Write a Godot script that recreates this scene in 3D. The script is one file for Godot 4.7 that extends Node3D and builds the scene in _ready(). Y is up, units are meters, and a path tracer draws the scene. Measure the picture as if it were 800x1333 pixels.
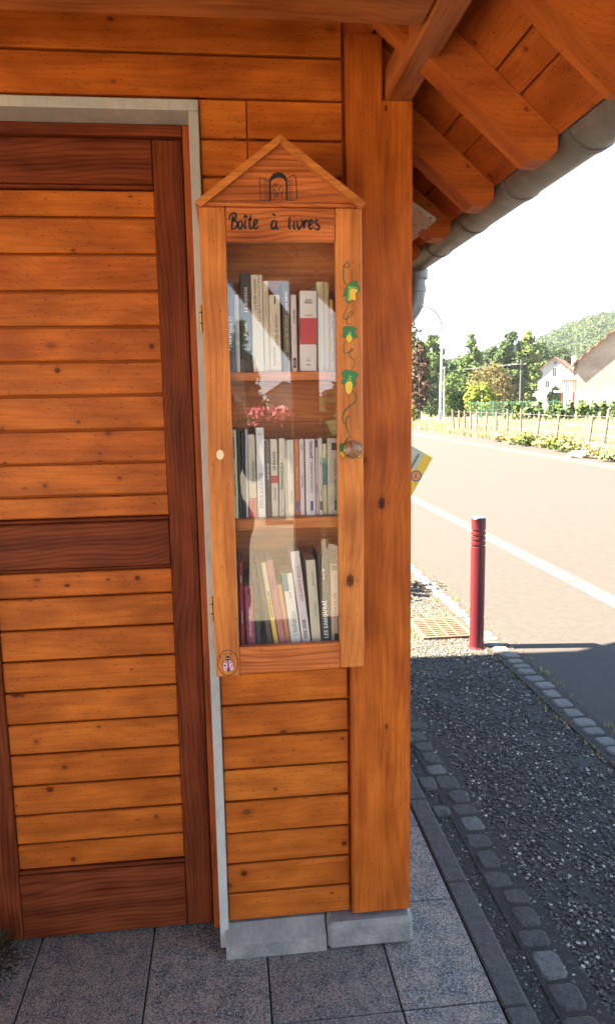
extends Node3D

const F := 950.0
const CAM := Vector3(0.0, 1.55, 1.903)
var basis_cam := Basis()
var rng := RandomNumberGenerator.new()
var M := {}
var used := {}
# texture mapping state of the mesh builder: grain axis, offset, metres per repeat
var uv_g := 0
var uv_o := Vector2.ZERO
var uv_s := Vector2(1.6, 0.8)

# ------------------------------------------------------------------ photo pixel -> direction -> place
func ray(x: float, y: float) -> Vector3:
	return basis_cam * Vector3((x - 400.0) / F, -(y - 666.5) / F, -1.0)
func on_z(x: float, y: float, z: float) -> Vector3:
	var d := ray(x, y)
	return CAM + d * ((z - CAM.z) / d.z)
func on_y(x: float, y: float, h: float = 0.0) -> Vector3:
	var d := ray(x, y)
	return CAM + d * ((h - CAM.y) / d.y)

# ------------------------------------------------------------------ naming
func numbered(n: String) -> String:
	if not used.has(n):
		used[n] = 0
		return n
	used[n] += 1
	return "%s_%03d" % [n, used[n]]
func tag(o: Node, label: String, category: String, group := "") -> Node:
	o.set_meta("label", label)
	o.set_meta("category", category)
	if group != "":
		o.set_meta("group", group)
	return o
func thing(called: String, label: String, category: String, at := Vector3.ZERO, group := "") -> Node3D:
	var o := Node3D.new()
	o.name = numbered(called)
	add_child(o)
	o.position = at
	tag(o, label, category, group)
	return o
func obj(called: String, st: SurfaceTool, m: Material, parent: Node = self) -> MeshInstance3D:
	var o := MeshInstance3D.new()
	o.name = numbered(called) if parent == self else called
	o.mesh = st.commit()
	o.material_override = m
	parent.add_child(o, true)
	return o
func struct(called: String, st: SurfaceTool, m: Material) -> MeshInstance3D:
	var o := obj(called, st, m)
	o.set_meta("kind", "structure")
	return o
func share(called: String, mesh: Mesh, m: Material, parent: Node, xf := Transform3D()) -> MeshInstance3D:
	var o := MeshInstance3D.new()
	o.name = called
	o.mesh = mesh
	o.material_override = m
	parent.add_child(o, true)
	o.transform = xf
	return o

# ------------------------------------------------------------------ mesh helpers
func mb() -> SurfaceTool:
	var st := SurfaceTool.new()
	st.begin(Mesh.PRIMITIVE_TRIANGLES)
	return st
func uv_of(p: Vector3, n: Vector3) -> Vector2:
	var a := n.abs()
	var k := 0
	if a.y > a.x and a.y > a.z: k = 1
	elif a.z > a.x: k = 2
	var g := uv_g
	if g == k: g = (k + 1) % 3
	var o := 3 - k - g
	return Vector2(p[g] / uv_s.x, p[o] / uv_s.y) + uv_o
func tri(st: SurfaceTool, a: Vector3, b: Vector3, c: Vector3, out: Vector3) -> void:
	var n := (b - a).cross(c - a)
	if n.length_squared() < 1e-20: return
	n = n.normalized()
	var q := [a, b, c]
	if n.dot(out) < 0.0:
		n = -n
	else:
		q = [a, c, b]
	for p in q:
		st.set_normal(n)
		st.set_uv(uv_of(p, n))
		st.add_vertex(p)
func quad(st: SurfaceTool, a: Vector3, b: Vector3, c: Vector3, d: Vector3, out: Vector3) -> void:
	tri(st, a, b, c, out)
	tri(st, a, c, d, out)
# chamfered box from corner a to corner b, optional transform
func box(st: SurfaceTool, a: Vector3, b: Vector3, bev := 0.0, xf := Transform3D()) -> void:
	var lo := Vector3(min(a.x, b.x), min(a.y, b.y), min(a.z, b.z))
	var hi := Vector3(max(a.x, b.x), max(a.y, b.y), max(a.z, b.z))
	var c := (lo + hi) * 0.5
	var h := (hi - lo) * 0.5
	bev = min(bev, min(h.x, min(h.y, h.z)) * 0.9)
	var P := func(s: Vector3, k: int) -> Vector3:
		var v := Vector3(s.x * (h.x - bev), s.y * (h.y - bev), s.z * (h.z - bev))
		v[k] = s[k] * h[k]
		return xf * (c + v)
	for k in 3:
		var i := (k + 1) % 3
		var j := (k + 2) % 3
		for s in [-1.0, 1.0]:
			var v := []
			for e in [[-1.0, -1.0], [1.0, -1.0], [1.0, 1.0], [-1.0, 1.0]]:
				var t := Vector3.ZERO
				t[k] = s; t[i] = e[0]; t[j] = e[1]
				v.append(P.call(t, k))
			var o := Vector3.ZERO
			o[k] = s
			quad(st, v[0], v[1], v[2], v[3], xf.basis * o)
		if bev > 0.0:
			for s1 in [-1.0, 1.0]:
				for s2 in [-1.0, 1.0]:
					var t0 := Vector3.ZERO
					var t1 := Vector3.ZERO
					t0[i] = s1; t0[j] = s2; t0[k] = -1.0
					t1[i] = s1; t1[j] = s2; t1[k] = 1.0
					var o := Vector3.ZERO
					o[i] = s1; o[j] = s2
					quad(st, P.call(t0, i), P.call(t1, i), P.call(t1, j), P.call(t0, j), xf.basis * o)
	if bev > 0.0:
		for sx in [-1.0, 1.0]:
			for sy in [-1.0, 1.0]:
				for sz in [-1.0, 1.0]:
					var s := Vector3(sx, sy, sz)
					tri(st, P.call(s, 0), P.call(s, 1), P.call(s, 2), xf.basis * s)
# prism: polygon (x,y) extruded from z0 to z1
func prism(st: SurfaceTool, poly: PackedVector2Array, z0: float, z1: float, xf := Transform3D()) -> void:
	var t := Geometry2D.triangulate_polygon(poly)
	for s in [[z0, -1.0], [z1, 1.0]]:
		for i in range(0, t.size(), 3):
			var v := []
			for j in 3:
				var p := poly[t[i + j]]
				v.append(xf * Vector3(p.x, p.y, s[0]))
			tri(st, v[0], v[1], v[2], xf.basis * Vector3(0, 0, s[1] * signf(z1 - z0)))
	var cw := Geometry2D.is_polygon_clockwise(poly)
	for i in poly.size():
		var a := poly[i]
		var b := poly[(i + 1) % poly.size()]
		var n := Vector2(b.y - a.y, a.x - b.x)
		if cw: n = -n
		quad(st, xf * Vector3(a.x, a.y, z0), xf * Vector3(b.x, b.y, z0), xf * Vector3(b.x, b.y, z1), xf * Vector3(a.x, a.y, z1), xf.basis * Vector3(n.x, n.y, 0))
# tube through points with radii
func tube(st: SurfaceTool, pts: Array, rad: Array, sides := 10, cap := true) -> void:
	var rings := []
	var prev_u := Vector3.ZERO
	for i in pts.size():
		var d: Vector3 = (pts[min(i + 1, pts.size() - 1)] - pts[max(i - 1, 0)]).normalized()
		var u := prev_u - d * prev_u.dot(d)
		if u.length() < 0.01:
			u = d.cross(Vector3(0.123, 0.2, 1.0) if absf(d.z) < 0.9 else Vector3(0, 1, 0.1))
		u = u.normalized()
		prev_u = u
		var w := d.cross(u)
		var r := []
		for k in sides:
			var a := TAU * k / sides
			r.append([pts[i] + (u * cos(a) + w * sin(a)) * float(rad[min(i, rad.size() - 1)]), u * cos(a) + w * sin(a)])
		rings.append(r)
	for i in pts.size() - 1:
		for k in sides:
			var q := [rings[i][k], rings[i][(k + 1) % sides], rings[i + 1][(k + 1) % sides], rings[i + 1][k]]
			var nn: Vector3 = (q[1][0] - q[0][0]).cross(q[2][0] - q[0][0])
			var ix := [0, 2, 1, 0, 3, 2] if nn.dot(q[0][1]) > 0 else [0, 1, 2, 0, 2, 3]
			for e in ix:
				st.set_normal(q[e][1])
				st.set_uv(Vector2(float(k) / sides, q[e][0].y))
				st.add_vertex(q[e][0])
	if cap:
		for s in [[0, 1], [pts.size() - 1, pts.size() - 2]]:
			var o: Vector3 = pts[s[0]] - pts[s[1]]
			for k in sides:
				tri(st, pts[s[0]], rings[s[0]][k][0], rings[s[0]][(k + 1) % sides][0], o)
# lathe of (radius, height) profile round y
func lathe(st: SurfaceTool, prof: Array, at: Vector3, sides := 24, xf := Basis()) -> void:
	for i in prof.size() - 1:
		var a: Vector2 = prof[i]
		var b: Vector2 = prof[i + 1]
		var n2 := Vector2(b.y - a.y, a.x - b.x).normalized()
		for k in sides:
			var t0 := TAU * k / sides
			var t1 := TAU * (k + 1) / sides
			var d0 := Vector3(cos(t0), 0, sin(t0))
			var d1 := Vector3(cos(t1), 0, sin(t1))
			var v := [d0 * a.x + Vector3(0, a.y, 0), d1 * a.x + Vector3(0, a.y, 0), d1 * b.x + Vector3(0, b.y, 0), d0 * b.x + Vector3(0, b.y, 0)]
			var nn := [d0 * n2.x + Vector3(0, n2.y, 0), d1 * n2.x + Vector3(0, n2.y, 0), d1 * n2.x + Vector3(0, n2.y, 0), d0 * n2.x + Vector3(0, n2.y, 0)]
			var gn: Vector3 = (v[1] - v[0]).cross(v[2] - v[0]) + (v[2] - v[0]).cross(v[3] - v[0])
			for e in ([0, 2, 1, 0, 3, 2] if gn.dot(nn[0] + nn[1]) > 0 else [0, 1, 2, 0, 2, 3]):
				st.set_normal(xf * nn[e])
				st.set_uv(Vector2(t0, v[e].y))
				st.add_vertex(at + xf * v[e])
func smooth_pts(p: Array, steps := 6) -> Array:
	var out := []
	for i in p.size() - 1:
		var p0 = p[max(i - 1, 0)]
		var p1 = p[i]
		var p2 = p[i + 1]
		var p3 = p[min(i + 2, p.size() - 1)]
		for k in steps:
			out.append(p1.cubic_interpolate(p2, p0, p3, float(k) / steps))
	out.append(p[p.size() - 1])
	return out
# flat painted stroke on a plane z = const; pts are Vector2 (metres)
func stroke(st: SurfaceTool, pts: Array, w0: float, w1: float, z: float) -> void:
	var n := pts.size()
	var L := []
	var R := []
	for i in n:
		var d: Vector2 = (pts[min(i + 1, n - 1)] - pts[max(i - 1, 0)]).normalized()
		var t: float = float(i) / maxi(n - 1, 1)
		var w: float = lerp(w0, w1, sin(t * PI)) * 0.5
		var q := Vector2(-d.y, d.x) * w
		L.append(pts[i] + q)
		R.append(pts[i] - q)
	for i in n - 1:
		quad(st, Vector3(L[i].x, L[i].y, z), Vector3(L[i + 1].x, L[i + 1].y, z), Vector3(R[i + 1].x, R[i + 1].y, z), Vector3(R[i].x, R[i].y, z), Vector3(0, 0, 1))
func flat_poly(st: SurfaceTool, poly: Array, z: float) -> void:
	var pv := PackedVector2Array(poly)
	var t := Geometry2D.triangulate_polygon(pv)
	for i in range(0, t.size(), 3):
		tri(st, Vector3(pv[t[i]].x, pv[t[i]].y, z), Vector3(pv[t[i + 1]].x, pv[t[i + 1]].y, z), Vector3(pv[t[i + 2]].x, pv[t[i + 2]].y, z), Vector3(0, 0, 1))
func text_mesh(s: String, size: float, font: String, bold := false, italic := false) -> TextMesh:
	var f := SystemFont.new()
	f.font_names = PackedStringArray([font])
	if bold: f.font_weight = 700
	f.font_italic = italic
	var t := TextMesh.new()
	t.font = f
	t.text = s
	t.font_size = 24
	t.pixel_size = size / 24.0
	t.depth = 0.0006
	t.curve_step = 1.5
	return t

# ------------------------------------------------------------------ textures
func noise_img(w: int, h: int, freq: float, seed_: int, oct := 4, type := FastNoiseLite.TYPE_SIMPLEX_SMOOTH) -> PackedByteArray:
	var n := FastNoiseLite.new()
	n.seed = seed_
	n.noise_type = type
	n.frequency = freq
	n.fractal_octaves = oct
	var im := n.get_seamless_image(w, h)
	im.convert(Image.FORMAT_L8)
	return im.get_data()
func stretched(w0: int, h0: int, w: int, h: int, freq: float, seed_: int, oct := 4) -> PackedByteArray:
	var n := FastNoiseLite.new()
	n.seed = seed_
	n.frequency = freq
	n.fractal_octaves = oct
	var im := n.get_seamless_image(w0, h0)
	im.convert(Image.FORMAT_L8)
	im.resize(w, h, Image.INTERPOLATE_CUBIC)
	return im.get_data()
func tex(data: PackedByteArray, w: int, h: int, fmt := Image.FORMAT_RGB8) -> ImageTexture:
	var im := Image.create_from_data(w, h, false, fmt, data)
	im.generate_mipmaps()
	return ImageTexture.create_from_image(im)
# wood: grain runs along u; knots and pin specks; tint comes from the material colour
func wood(seed_: int, ring_contrast: float, streak_contrast: float, knots: int, rings: float, specks: int) -> ImageTexture:
	var W := 1024
	var H := 1024
	var lo := stretched(24, 256, W, H, 0.075, seed_, 3)
	var fine := stretched(64, 1024, W, H, 0.12, seed_ + 1, 3)
	var blot := noise_img(W, H, 0.006, seed_ + 2, 3)
	var warp := stretched(40, 64, W, H, 0.03, seed_ + 3, 3)
	var r := RandomNumberGenerator.new()
	r.seed = seed_
	var bend := PackedFloat32Array()
	bend.resize(W * H)
	var ks := []
	for k in knots:
		ks.append([r.randf() * W, r.randf() * H, pow(r.randf(), 1.6) * 8.0 + 2.5, r.randf_range(0.0, 1.0), r.randf_range(0.7, 2.6)])
	for k in ks:
		var rr: float = k[2] * 4.5
		for dy in range(-int(rr), int(rr) + 1):
			for dx in range(-int(rr * 1.3), int(rr * 1.3) + 1):
				var e: float = exp(-(dx * dx / (rr * rr * 0.35) + dy * dy / (rr * rr * 0.2)))
				var ix: int = posmod(int(k[0]) + dx, W) + posmod(int(k[1]) + dy, H) * W
				bend[ix] += (1.0 if dy > 0 else -1.0) * e * 16.0
	var out := PackedByteArray()
	out.resize(W * H * 3)
	for y in H:
		for x in W:
			var i := y * W + x
			var b := (y - bend[i]) / float(H)
			var ring := sin((b * rings + warp[i] / 255.0 * 5.0) * TAU)
			ring = ring * ring * ring if ring > 0.0 else ring * 0.3
			var s := (lo[i] / 255.0 - 0.5) * streak_contrast + (fine[i] / 255.0 - 0.5) * streak_contrast * 0.8 + (blot[i] / 255.0 - 0.5) * 0.24
			var v := 0.86 + s - ring * ring_contrast
			var g := v - ring * ring_contrast * 0.25 + s * 0.25
			var bl := v - ring * ring_contrast * 0.4 + s * 0.3
			out[i * 3] = clampi(int(v * 255.0), 0, 255)
			out[i * 3 + 1] = clampi(int(g * 255.0), 0, 255)
			out[i * 3 + 2] = clampi(int(bl * 255.0), 0, 255)
	for k in ks:
		var rad: float = k[2]
		var R := int(rad * 2.6)
		for dy in range(-R, R + 1):
			for dx in range(-R * 2, R * 2 + 1):
				var ix: int = posmod(int(k[0]) + dx, W) + posmod(int(k[1]) + dy, H) * W
				var d := sqrt(dx * dx * k[4] + dy * dy * 0.55) / rad + (fine[ix] / 255.0 - 0.5) * 0.5
				var core: float = clampf((1.0 - d) * 4.0, 0.0, 1.0) * lerpf(0.35, 1.0, k[3])
				var halo: float = exp(-d * d * 0.6) * 0.24
				core *= 0.75 + 0.25 * sin(d * 16.0)
				var f: float = clampf(maxf(core, halo), 0.0, 0.96)
				var o := ix * 3
				out[o] = int(lerpf(out[o], 62.0, f))
				out[o + 1] = int(lerpf(out[o + 1], 40.0, f))
				out[o + 2] = int(lerpf(out[o + 2], 30.0, f))
	for k in specks:
		var sx := r.randi() % W
		var sy := r.randi() % H
		var ln := r.randi_range(1, 5)
		var f := r.randf_range(0.3, 0.75)
		for q in ln:
			var ix := posmod(sx + q, W) + sy * W
			for c in 3:
				out[ix * 3 + c] = int(out[ix * 3 + c] * (1.0 - f))
	return tex(out, W, H)
# speckled mineral surface in grey with stains
func mineral(seed_: int, fine_c: float, mid_c: float, stain_c: float, warm: float, size := 512) -> ImageTexture:
	var a := noise_img(size, size, 0.42, seed_, 2, FastNoiseLite.TYPE_VALUE)
	var b := noise_img(size, size, 0.09, seed_ + 1, 3)
	var c := noise_img(size, size, 0.012, seed_ + 2, 4)
	var out := PackedByteArray()
	out.resize(size * size * 3)
	for i in size * size:
		var v := 0.78 + (a[i] / 255.0 - 0.5) * fine_c + (b[i] / 255.0 - 0.5) * mid_c + (c[i] / 255.0 - 0.5) * stain_c
		var w := (c[(i * 7) % (size * size)] / 255.0 - 0.5) * 0.04 + warm * (c[i] / 255.0 - 0.5)
		out[i * 3] = clampi(int((v + w) * 255.0), 0, 255)
		out[i * 3 + 1] = clampi(int(v * 255.0), 0, 255)
		out[i * 3 + 2] = clampi(int((v - w) * 255.0), 0, 255)
	return tex(out, size, size)
func mat(r: float, g: float, b: float, rough := 0.7, t: Texture2D = null, spec := 0.5) -> StandardMaterial3D:
	var m := StandardMaterial3D.new()
	m.albedo_color = Color(r, g, b).linear_to_srgb()
	m.roughness = rough
	m.metallic_specular = spec
	if t: m.albedo_texture = t
	return m
func tri_mat(m: StandardMaterial3D, scale: float) -> StandardMaterial3D:
	m.uv1_triplanar = true
	m.uv1_world_triplanar = true
	m.uv1_scale = Vector3.ONE * scale
	return m
func vc_mat(rough := 0.8, back := 0.0) -> StandardMaterial3D:
	var m := StandardMaterial3D.new()
	m.vertex_color_use_as_albedo = true
	m.roughness = rough
	m.metallic_specular = 0.3
	if back > 0.0:
		m.backlight_enabled = true
		m.backlight = Color(back, back, back)
	return m

func rand_uv() -> void:
	uv_o = Vector2(rng.randf(), rng.randf())
# a wooden piece: chamfered box with its own grain offset
func piece(called: String, a: Vector3, b: Vector3, m: Material, parent: Node, grain := 0, bev := 0.003, xf := Transform3D()) -> MeshInstance3D:
	uv_g = grain
	rand_uv()
	var st := mb()
	box(st, a, b, bev, xf)
	return obj(called, st, m, parent)

func _ready() -> void:
	rng.seed = 7
	# ---- camera
	var cam := Camera3D.new()
	cam.name = "camera"
	add_child(cam)
	cam.rotation_order = EULER_ORDER_YXZ
	cam.rotation_degrees = Vector3(-8.6, -6.1, -1.0)
	cam.position = CAM
	cam.fov = rad_to_deg(2.0 * atan(666.5 / F))
	cam.near = 0.05
	cam.far = 3000.0
	cam.current = true
	basis_cam = Basis.from_euler(cam.rotation, EULER_ORDER_YXZ)
	# ---- sky, exposure
	var env := Environment.new()
	env.background_mode = Environment.BG_SKY
	var sky := Sky.new()
	var sm := ProceduralSkyMaterial.new()
	sm.sky_top_color = Color(0.35, 0.44, 0.55)
	sm.sky_horizon_color = Color(0.90, 0.92, 0.93)
	sm.sky_curve = 0.11
	sm.ground_bottom_color = Color(0.35, 0.33, 0.3)
	sm.ground_horizon_color = Color(0.75, 0.8, 0.85)
	sm.energy_multiplier = 0.52
	sky.sky_material = sm
	env.sky = sky
	env.tonemap_mode = Environment.TONE_MAPPER_LINEAR
	env.tonemap_exposure = 13.8
	env.sdfgi_enabled = true
	env.ssao_enabled = true
	env.ssil_enabled = true
	env.fog_enabled = true
	env.fog_density = 0.0002
	env.fog_light_color = Color(0.86, 0.91, 0.96)
	var we := WorldEnvironment.new()
	we.name = "world_environment"
	we.environment = env
	add_child(we)
	# ---- sun: from behind the left side of the building, slightly from the viewer's side
	var sun := DirectionalLight3D.new()
	sun.name = "sun"
	add_child(sun)
	sun.light_energy = 1.6
	sun.light_color = Color(1.0, 0.93, 0.81)
	sun.light_angular_distance = 0.5
	sun.shadow_enabled = true
	sun.look_at_from_position(Vector3.ZERO, Vector3(1.0, -1.12, 0.12))
	make_materials()
	setting()
	shelter()
	book_box()
	fill_books()
	street()
	background()
	behind_viewer()
	photographer()

func make_materials() -> void:
	var pine := wood(11, 0.03, 0.11, 40, 46.0, 4500)
	var pine2 := wood(23, 0.05, 0.15, 10, 50.0, 1200)
	var dark := wood(37, 0.11, 0.26, 1, 60.0, 300)
	M.plank = mat(0.58, 0.142, 0.016, 0.45, pine, 0.3)
	M.plank2 = mat(0.54, 0.130, 0.016, 0.45, pine, 0.3)
	M.plank3 = mat(0.63, 0.168, 0.021, 0.45, pine, 0.3)
	M.door_plank = mat(0.59, 0.150, 0.018, 0.45, pine, 0.3)
	M.door_plank2 = mat(0.56, 0.134, 0.016, 0.45, pine, 0.3)
	M.post = mat(0.56, 0.130, 0.016, 0.42, pine2, 0.3)
	M.box = mat(0.68, 0.215, 0.045, 0.40, pine2, 0.35)
	M.box_rail = mat(0.60, 0.165, 0.042, 0.40, dark, 0.35)
	M.red_wood = mat(0.20, 0.042, 0.013, 0.5, dark, 0.25)
	M.jamb = mat(0.36, 0.075, 0.018, 0.5, dark, 0.3)
	M.beam = mat(0.47, 0.130, 0.030, 0.6, pine2, 0.3)
	M.rafter = mat(0.51, 0.118, 0.018, 0.6, pine, 0.3)
	M.roof_board = mat(0.51, 0.118, 0.018, 0.65, pine, 0.3)
	M.backing = mat(0.51, 0.118, 0.016, 0.8)
	var conc := mineral(5, 1.1, 0.05, 0.22, 0.08)
	var plaster := mineral(61, 0.08, 0.10, 0.22, 0.02, 256)
	var asph := mineral(71, 0.35, 0.10, 0.10, 0.02, 1024)
	var fine := mineral(9, 0.75, 0.3, 0.2, 0.03)
	M.slab = tri_mat(mat(0.30, 0.27, 0.24, 0.85, conc), 2.2)
	M.slab2 = tri_mat(mat(0.325, 0.295, 0.265, 0.85, conc), 1.7)
	M.slab3 = tri_mat(mat(0.28, 0.25, 0.225, 0.85, conc), 1.9)
	M.border = tri_mat(mat(0.11, 0.105, 0.10, 0.9, fine), 4.0)
	M.block = tri_mat(mat(0.40, 0.385, 0.36, 0.9, plaster), 2.6)
	M.cobble = tri_mat(mat(0.17, 0.165, 0.16, 0.85, fine), 5.0)
	M.cobble2 = tri_mat(mat(0.20, 0.195, 0.185, 0.85, fine), 5.0)
	M.cobble_dirty = tri_mat(mat(0.10, 0.096, 0.09, 0.95, fine), 4.0)
	M.soil = tri_mat(mat(0.055, 0.05, 0.045, 1.0, fine), 3.0)
	M.gravel_bed = tri_mat(mat(0.085, 0.08, 0.072, 1.0, fine), 5.0)
	M.gravel_pale = tri_mat(mat(0.45, 0.395, 0.315, 1.0, fine), 5.0)
	M.asphalt = tri_mat(mat(0.061, 0.0525, 0.049, 0.9, asph), 0.8)
	M.road = tri_mat(mat(0.061, 0.0525, 0.049, 0.9, asph), 0.5)
	M.kerb = tri_mat(mat(0.115, 0.108, 0.10, 0.85, plaster), 1.2)
	M.dry = tri_mat(mat(0.20, 0.165, 0.095, 1.0, conc), 0.25)
	M.verge = tri_mat(mat(0.12, 0.12, 0.05, 1.0, conc), 0.05)
	M.white_frame = mat(0.72, 0.70, 0.66, 0.4, mineral(15, 0.06, 0.05, 0.12, 0.02, 256))
	M.zinc = tri_mat(mat(0.30, 0.295, 0.29, 0.5, plaster), 2.2)
	M.zinc.metallic = 0.35
	M.zinc_dark = mat(0.10, 0.10, 0.11, 0.5)
	M.black = mat(0.012, 0.012, 0.013, 0.45)
	M.iron = tri_mat(mat(0.19, 0.115, 0.075, 0.85, fine), 6.0)
	M.pit = mat(0.02, 0.018, 0.016, 1.0)
	M.bollard = mat(0.072, 0.007, 0.012, 0.42)
	M.brass = mat(0.38, 0.28, 0.13, 0.4)
	M.brass.metallic = 0.9
	M.paint_black = mat(0.010, 0.010, 0.012, 0.5)
	M.green = mat(0.02, 0.17, 0.05, 0.5)
	M.green_light = mat(0.16, 0.40, 0.05, 0.5)
	M.yellow = mat(0.72, 0.46, 0.03, 0.5)
	M.pink = mat(0.75, 0.42, 0.50, 0.5)
	M.filler = mat(0.72, 0.60, 0.36, 0.6)
	M.knob = mat(0.34, 0.17, 0.09, 0.25, pine2)
	M.glass = StandardMaterial3D.new()
	M.glass.albedo_color = Color(0.9, 0.94, 0.93, 0.012)
	M.glass.transparency = BaseMaterial3D.TRANSPARENCY_ALPHA
	M.glass.roughness = 0.0
	M.glass.metallic_specular = 0.8
	M.pages = mat(0.62, 0.55, 0.40, 0.9)
	M.tile = tri_mat(mat(0.30, 0.13, 0.08, 0.85, conc), 0.9)
	M.render_pink = tri_mat(mat(0.46, 0.37, 0.31, 0.95, plaster), 0.12)
	M.render_white = tri_mat(mat(0.80, 0.80, 0.78, 0.95, plaster), 0.12)
	M.window_dark = mat(0.04, 0.05, 0.06, 0.15)
	M.wood_grey = tri_mat(mat(0.26, 0.21, 0.15, 0.95, conc), 2.0)
	M.galv = mat(0.36, 0.38, 0.39, 0.45)
	M.galv.metallic = 0.4
	M.green_metal = mat(0.05, 0.16, 0.10, 0.5)
	M.balcony = mat(0.20, 0.012, 0.012, 0.5)
	M.bark = tri_mat(mat(0.11, 0.075, 0.05, 0.95, conc), 1.5)
	M.leaf = vc_mat(0.75, 0.35)
	M.blades = vc_mat(0.9, 0.2)
	M.stone = vc_mat(0.9)
	M.board = mat(0.62, 0.60, 0.55, 0.85, speckled())
func speckled() -> ImageTexture:
	var S := 256
	var d := PackedByteArray()
	d.resize(S * S * 3)
	d.fill(225)
	var r := RandomNumberGenerator.new()
	r.seed = 3
	for k in 260:
		var x := r.randi() % S
		var y := r.randi() % S
		var q := r.randi_range(1, 3)
		for dy in q:
			for dx in q:
				var i := (((y + dy) % S) * S + (x + dx) % S) * 3
				for c in 3: d[i + c] = 50
	return tex(d, S, S)

func sheet(st: SurfaceTool, x0: float, z0: float, x1: float, z1: float, y: float) -> void:
	quad(st, Vector3(x0, y, z0), Vector3(x1, y, z0), Vector3(x1, y, z1), Vector3(x0, y, z1), Vector3.UP)

# ------------------------------------------------------------------ ground, paving, road
func setting() -> void:
	var st := mb()
	sheet(st, -1500, -1500, 1500, 1500, -0.10)
	struct("ground", st, M.verge)
	st = mb()
	sheet(st, -14, -9, 1.62, 0.9, -0.034)
	struct("gravel_strip", st, M.gravel_bed)
	st = mb()
	sheet(st, -30, 0.9, 1.62, 30, -0.034)
	struct("gravel_yard", st, M.gravel_pale)
	st = mb()
	sheet(st, 1.62, -130, 2.86, 60, -0.03)
	struct("pavement", st, M.asphalt)
	st = mb()
	sheet(st, 3.04, -130, 8.35, 60, -0.038)
	struct("road", st, M.road)
	st = mb()
	box(st, Vector3(8.5, -0.2, -130), Vector3(10.2, -0.01, 60), 0.01)
	struct("far_pavement", st, M.asphalt)
	st = mb()
	sheet(st, 10.2, -62, 60, 20, -0.03)
	struct("dry_field", st, M.dry)
	# kerb bands: single stones laid end to end
	for kb in [[2.86, 3.04, -0.028, "kerb"], [8.35, 8.5, 0.03, "far_kerb"]]:
		var s0 := mb()
		box(s0, Vector3(kb[0] + 0.005, -0.2, -130), Vector3(kb[1] - 0.005, -0.05, 60))
		var base := struct(kb[3], s0, M.kerb)
		var km := mb()
		box(km, Vector3(kb[0], -0.12, 0.0), Vector3(kb[1], kb[2], 0.995), 0.008)
		var mesh := km.commit()
		for i in 48:
			share("kerb_stone", mesh, M.kerb, base, Transform3D(Basis(), Vector3(0, rng.randf_range(-0.002, 0.002), 6.0 - i)))
	# slabs of the paving round the shelter
	st = mb()
	box(st, Vector3(-3.9, -0.2, -2.3), Vector3(0.645, -0.03, 3.4))
	var paving := struct("paving", st, M.soil)
	var xs := [-1.56, -1.237, -0.913, -0.589, -0.265, 0.062, 0.397, 0.651]
	var sms := [M.slab, M.slab2, M.slab3]
	for i in xs.size() - 1:
		var w: float = xs[i + 1] - xs[i]
		var z := -1.33
		while z < 3.3:
			var inside: bool = z < -0.2 and xs[i + 1] < 0.45
			if not inside:
				var s := mb()
				box(s, Vector3(xs[i] + 0.002, -0.05, z + 0.002), Vector3(xs[i + 1] - 0.002, rng.randf_range(-0.0012, 0.0012), z + 0.399), 0.003)
				obj("slab", s, sms[rng.randi() % 3], paving)
			z += 0.401
	# concrete edging strip
	st = mb()
	box(st, Vector3(0.656, -0.2, -2.3), Vector3(0.72, -0.045, 3.4))
	var edging := struct("edging", st, M.soil)
	var zz := -2.2
	while zz < 3.3:
		var s := mb()
		box(s, Vector3(0.655, -0.1, zz), Vector3(0.728, 0.002 + rng.randf_range(-0.002, 0.002), zz + 0.497), 0.006)
		obj("edging_stone", s, M.border, edging)
		zz += 0.5
	st = mb()
	sheet(st, 0.72, -2.6, 0.80, 3.4, -0.031)
	struct("soil_channel", st, M.soil)
	# cobbles: a worn row beside the channel and a row along the pavement
	st = mb()
	sheet(st, 0.795, -3.0, 0.93, 0.5, -0.0275)
	var row1 := struct("cobble_row", st, M.soil)
	var z1 := -2.9
	while z1 < 0.42:
		var l := rng.randf_range(0.08, 0.125)
		cobble(row1, Vector3(0.86 + rng.randf_range(-0.022, 0.022), -0.0235 + rng.randf_range(-0.003, 0.002), z1 + l * 0.5), rng.randf_range(0.075, 0.11), l - 0.006, M.cobble if rng.randf() < 0.2 else M.cobble_dirty)
		if z1 < -0.6 and rng.randf() < 0.55:
			cobble(row1, Vector3(0.775 + rng.randf_range(-0.01, 0.01), -0.02, z1 + l * 0.5), 0.075, l - 0.014, M.border)
		z1 += l
	st = mb()
	sheet(st, 1.60, -13.0, 1.76, 1.5, -0.024)
	var row2 := struct("cobble_border", st, M.soil)
	z1 = -12.9
	while z1 < 1.4:
		var l := rng.randf_range(0.085, 0.13)
		cobble(row2, Vector3(1.68 + rng.randf_range(-0.012, 0.012), -0.017 + rng.randf_range(-0.003, 0.003), z1 + l * 0.5), rng.randf_range(0.085, 0.115), l - 0.02, M.cobble2 if rng.randf() < 0.7 else M.cobble)
		z1 += l
	gravel()
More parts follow.
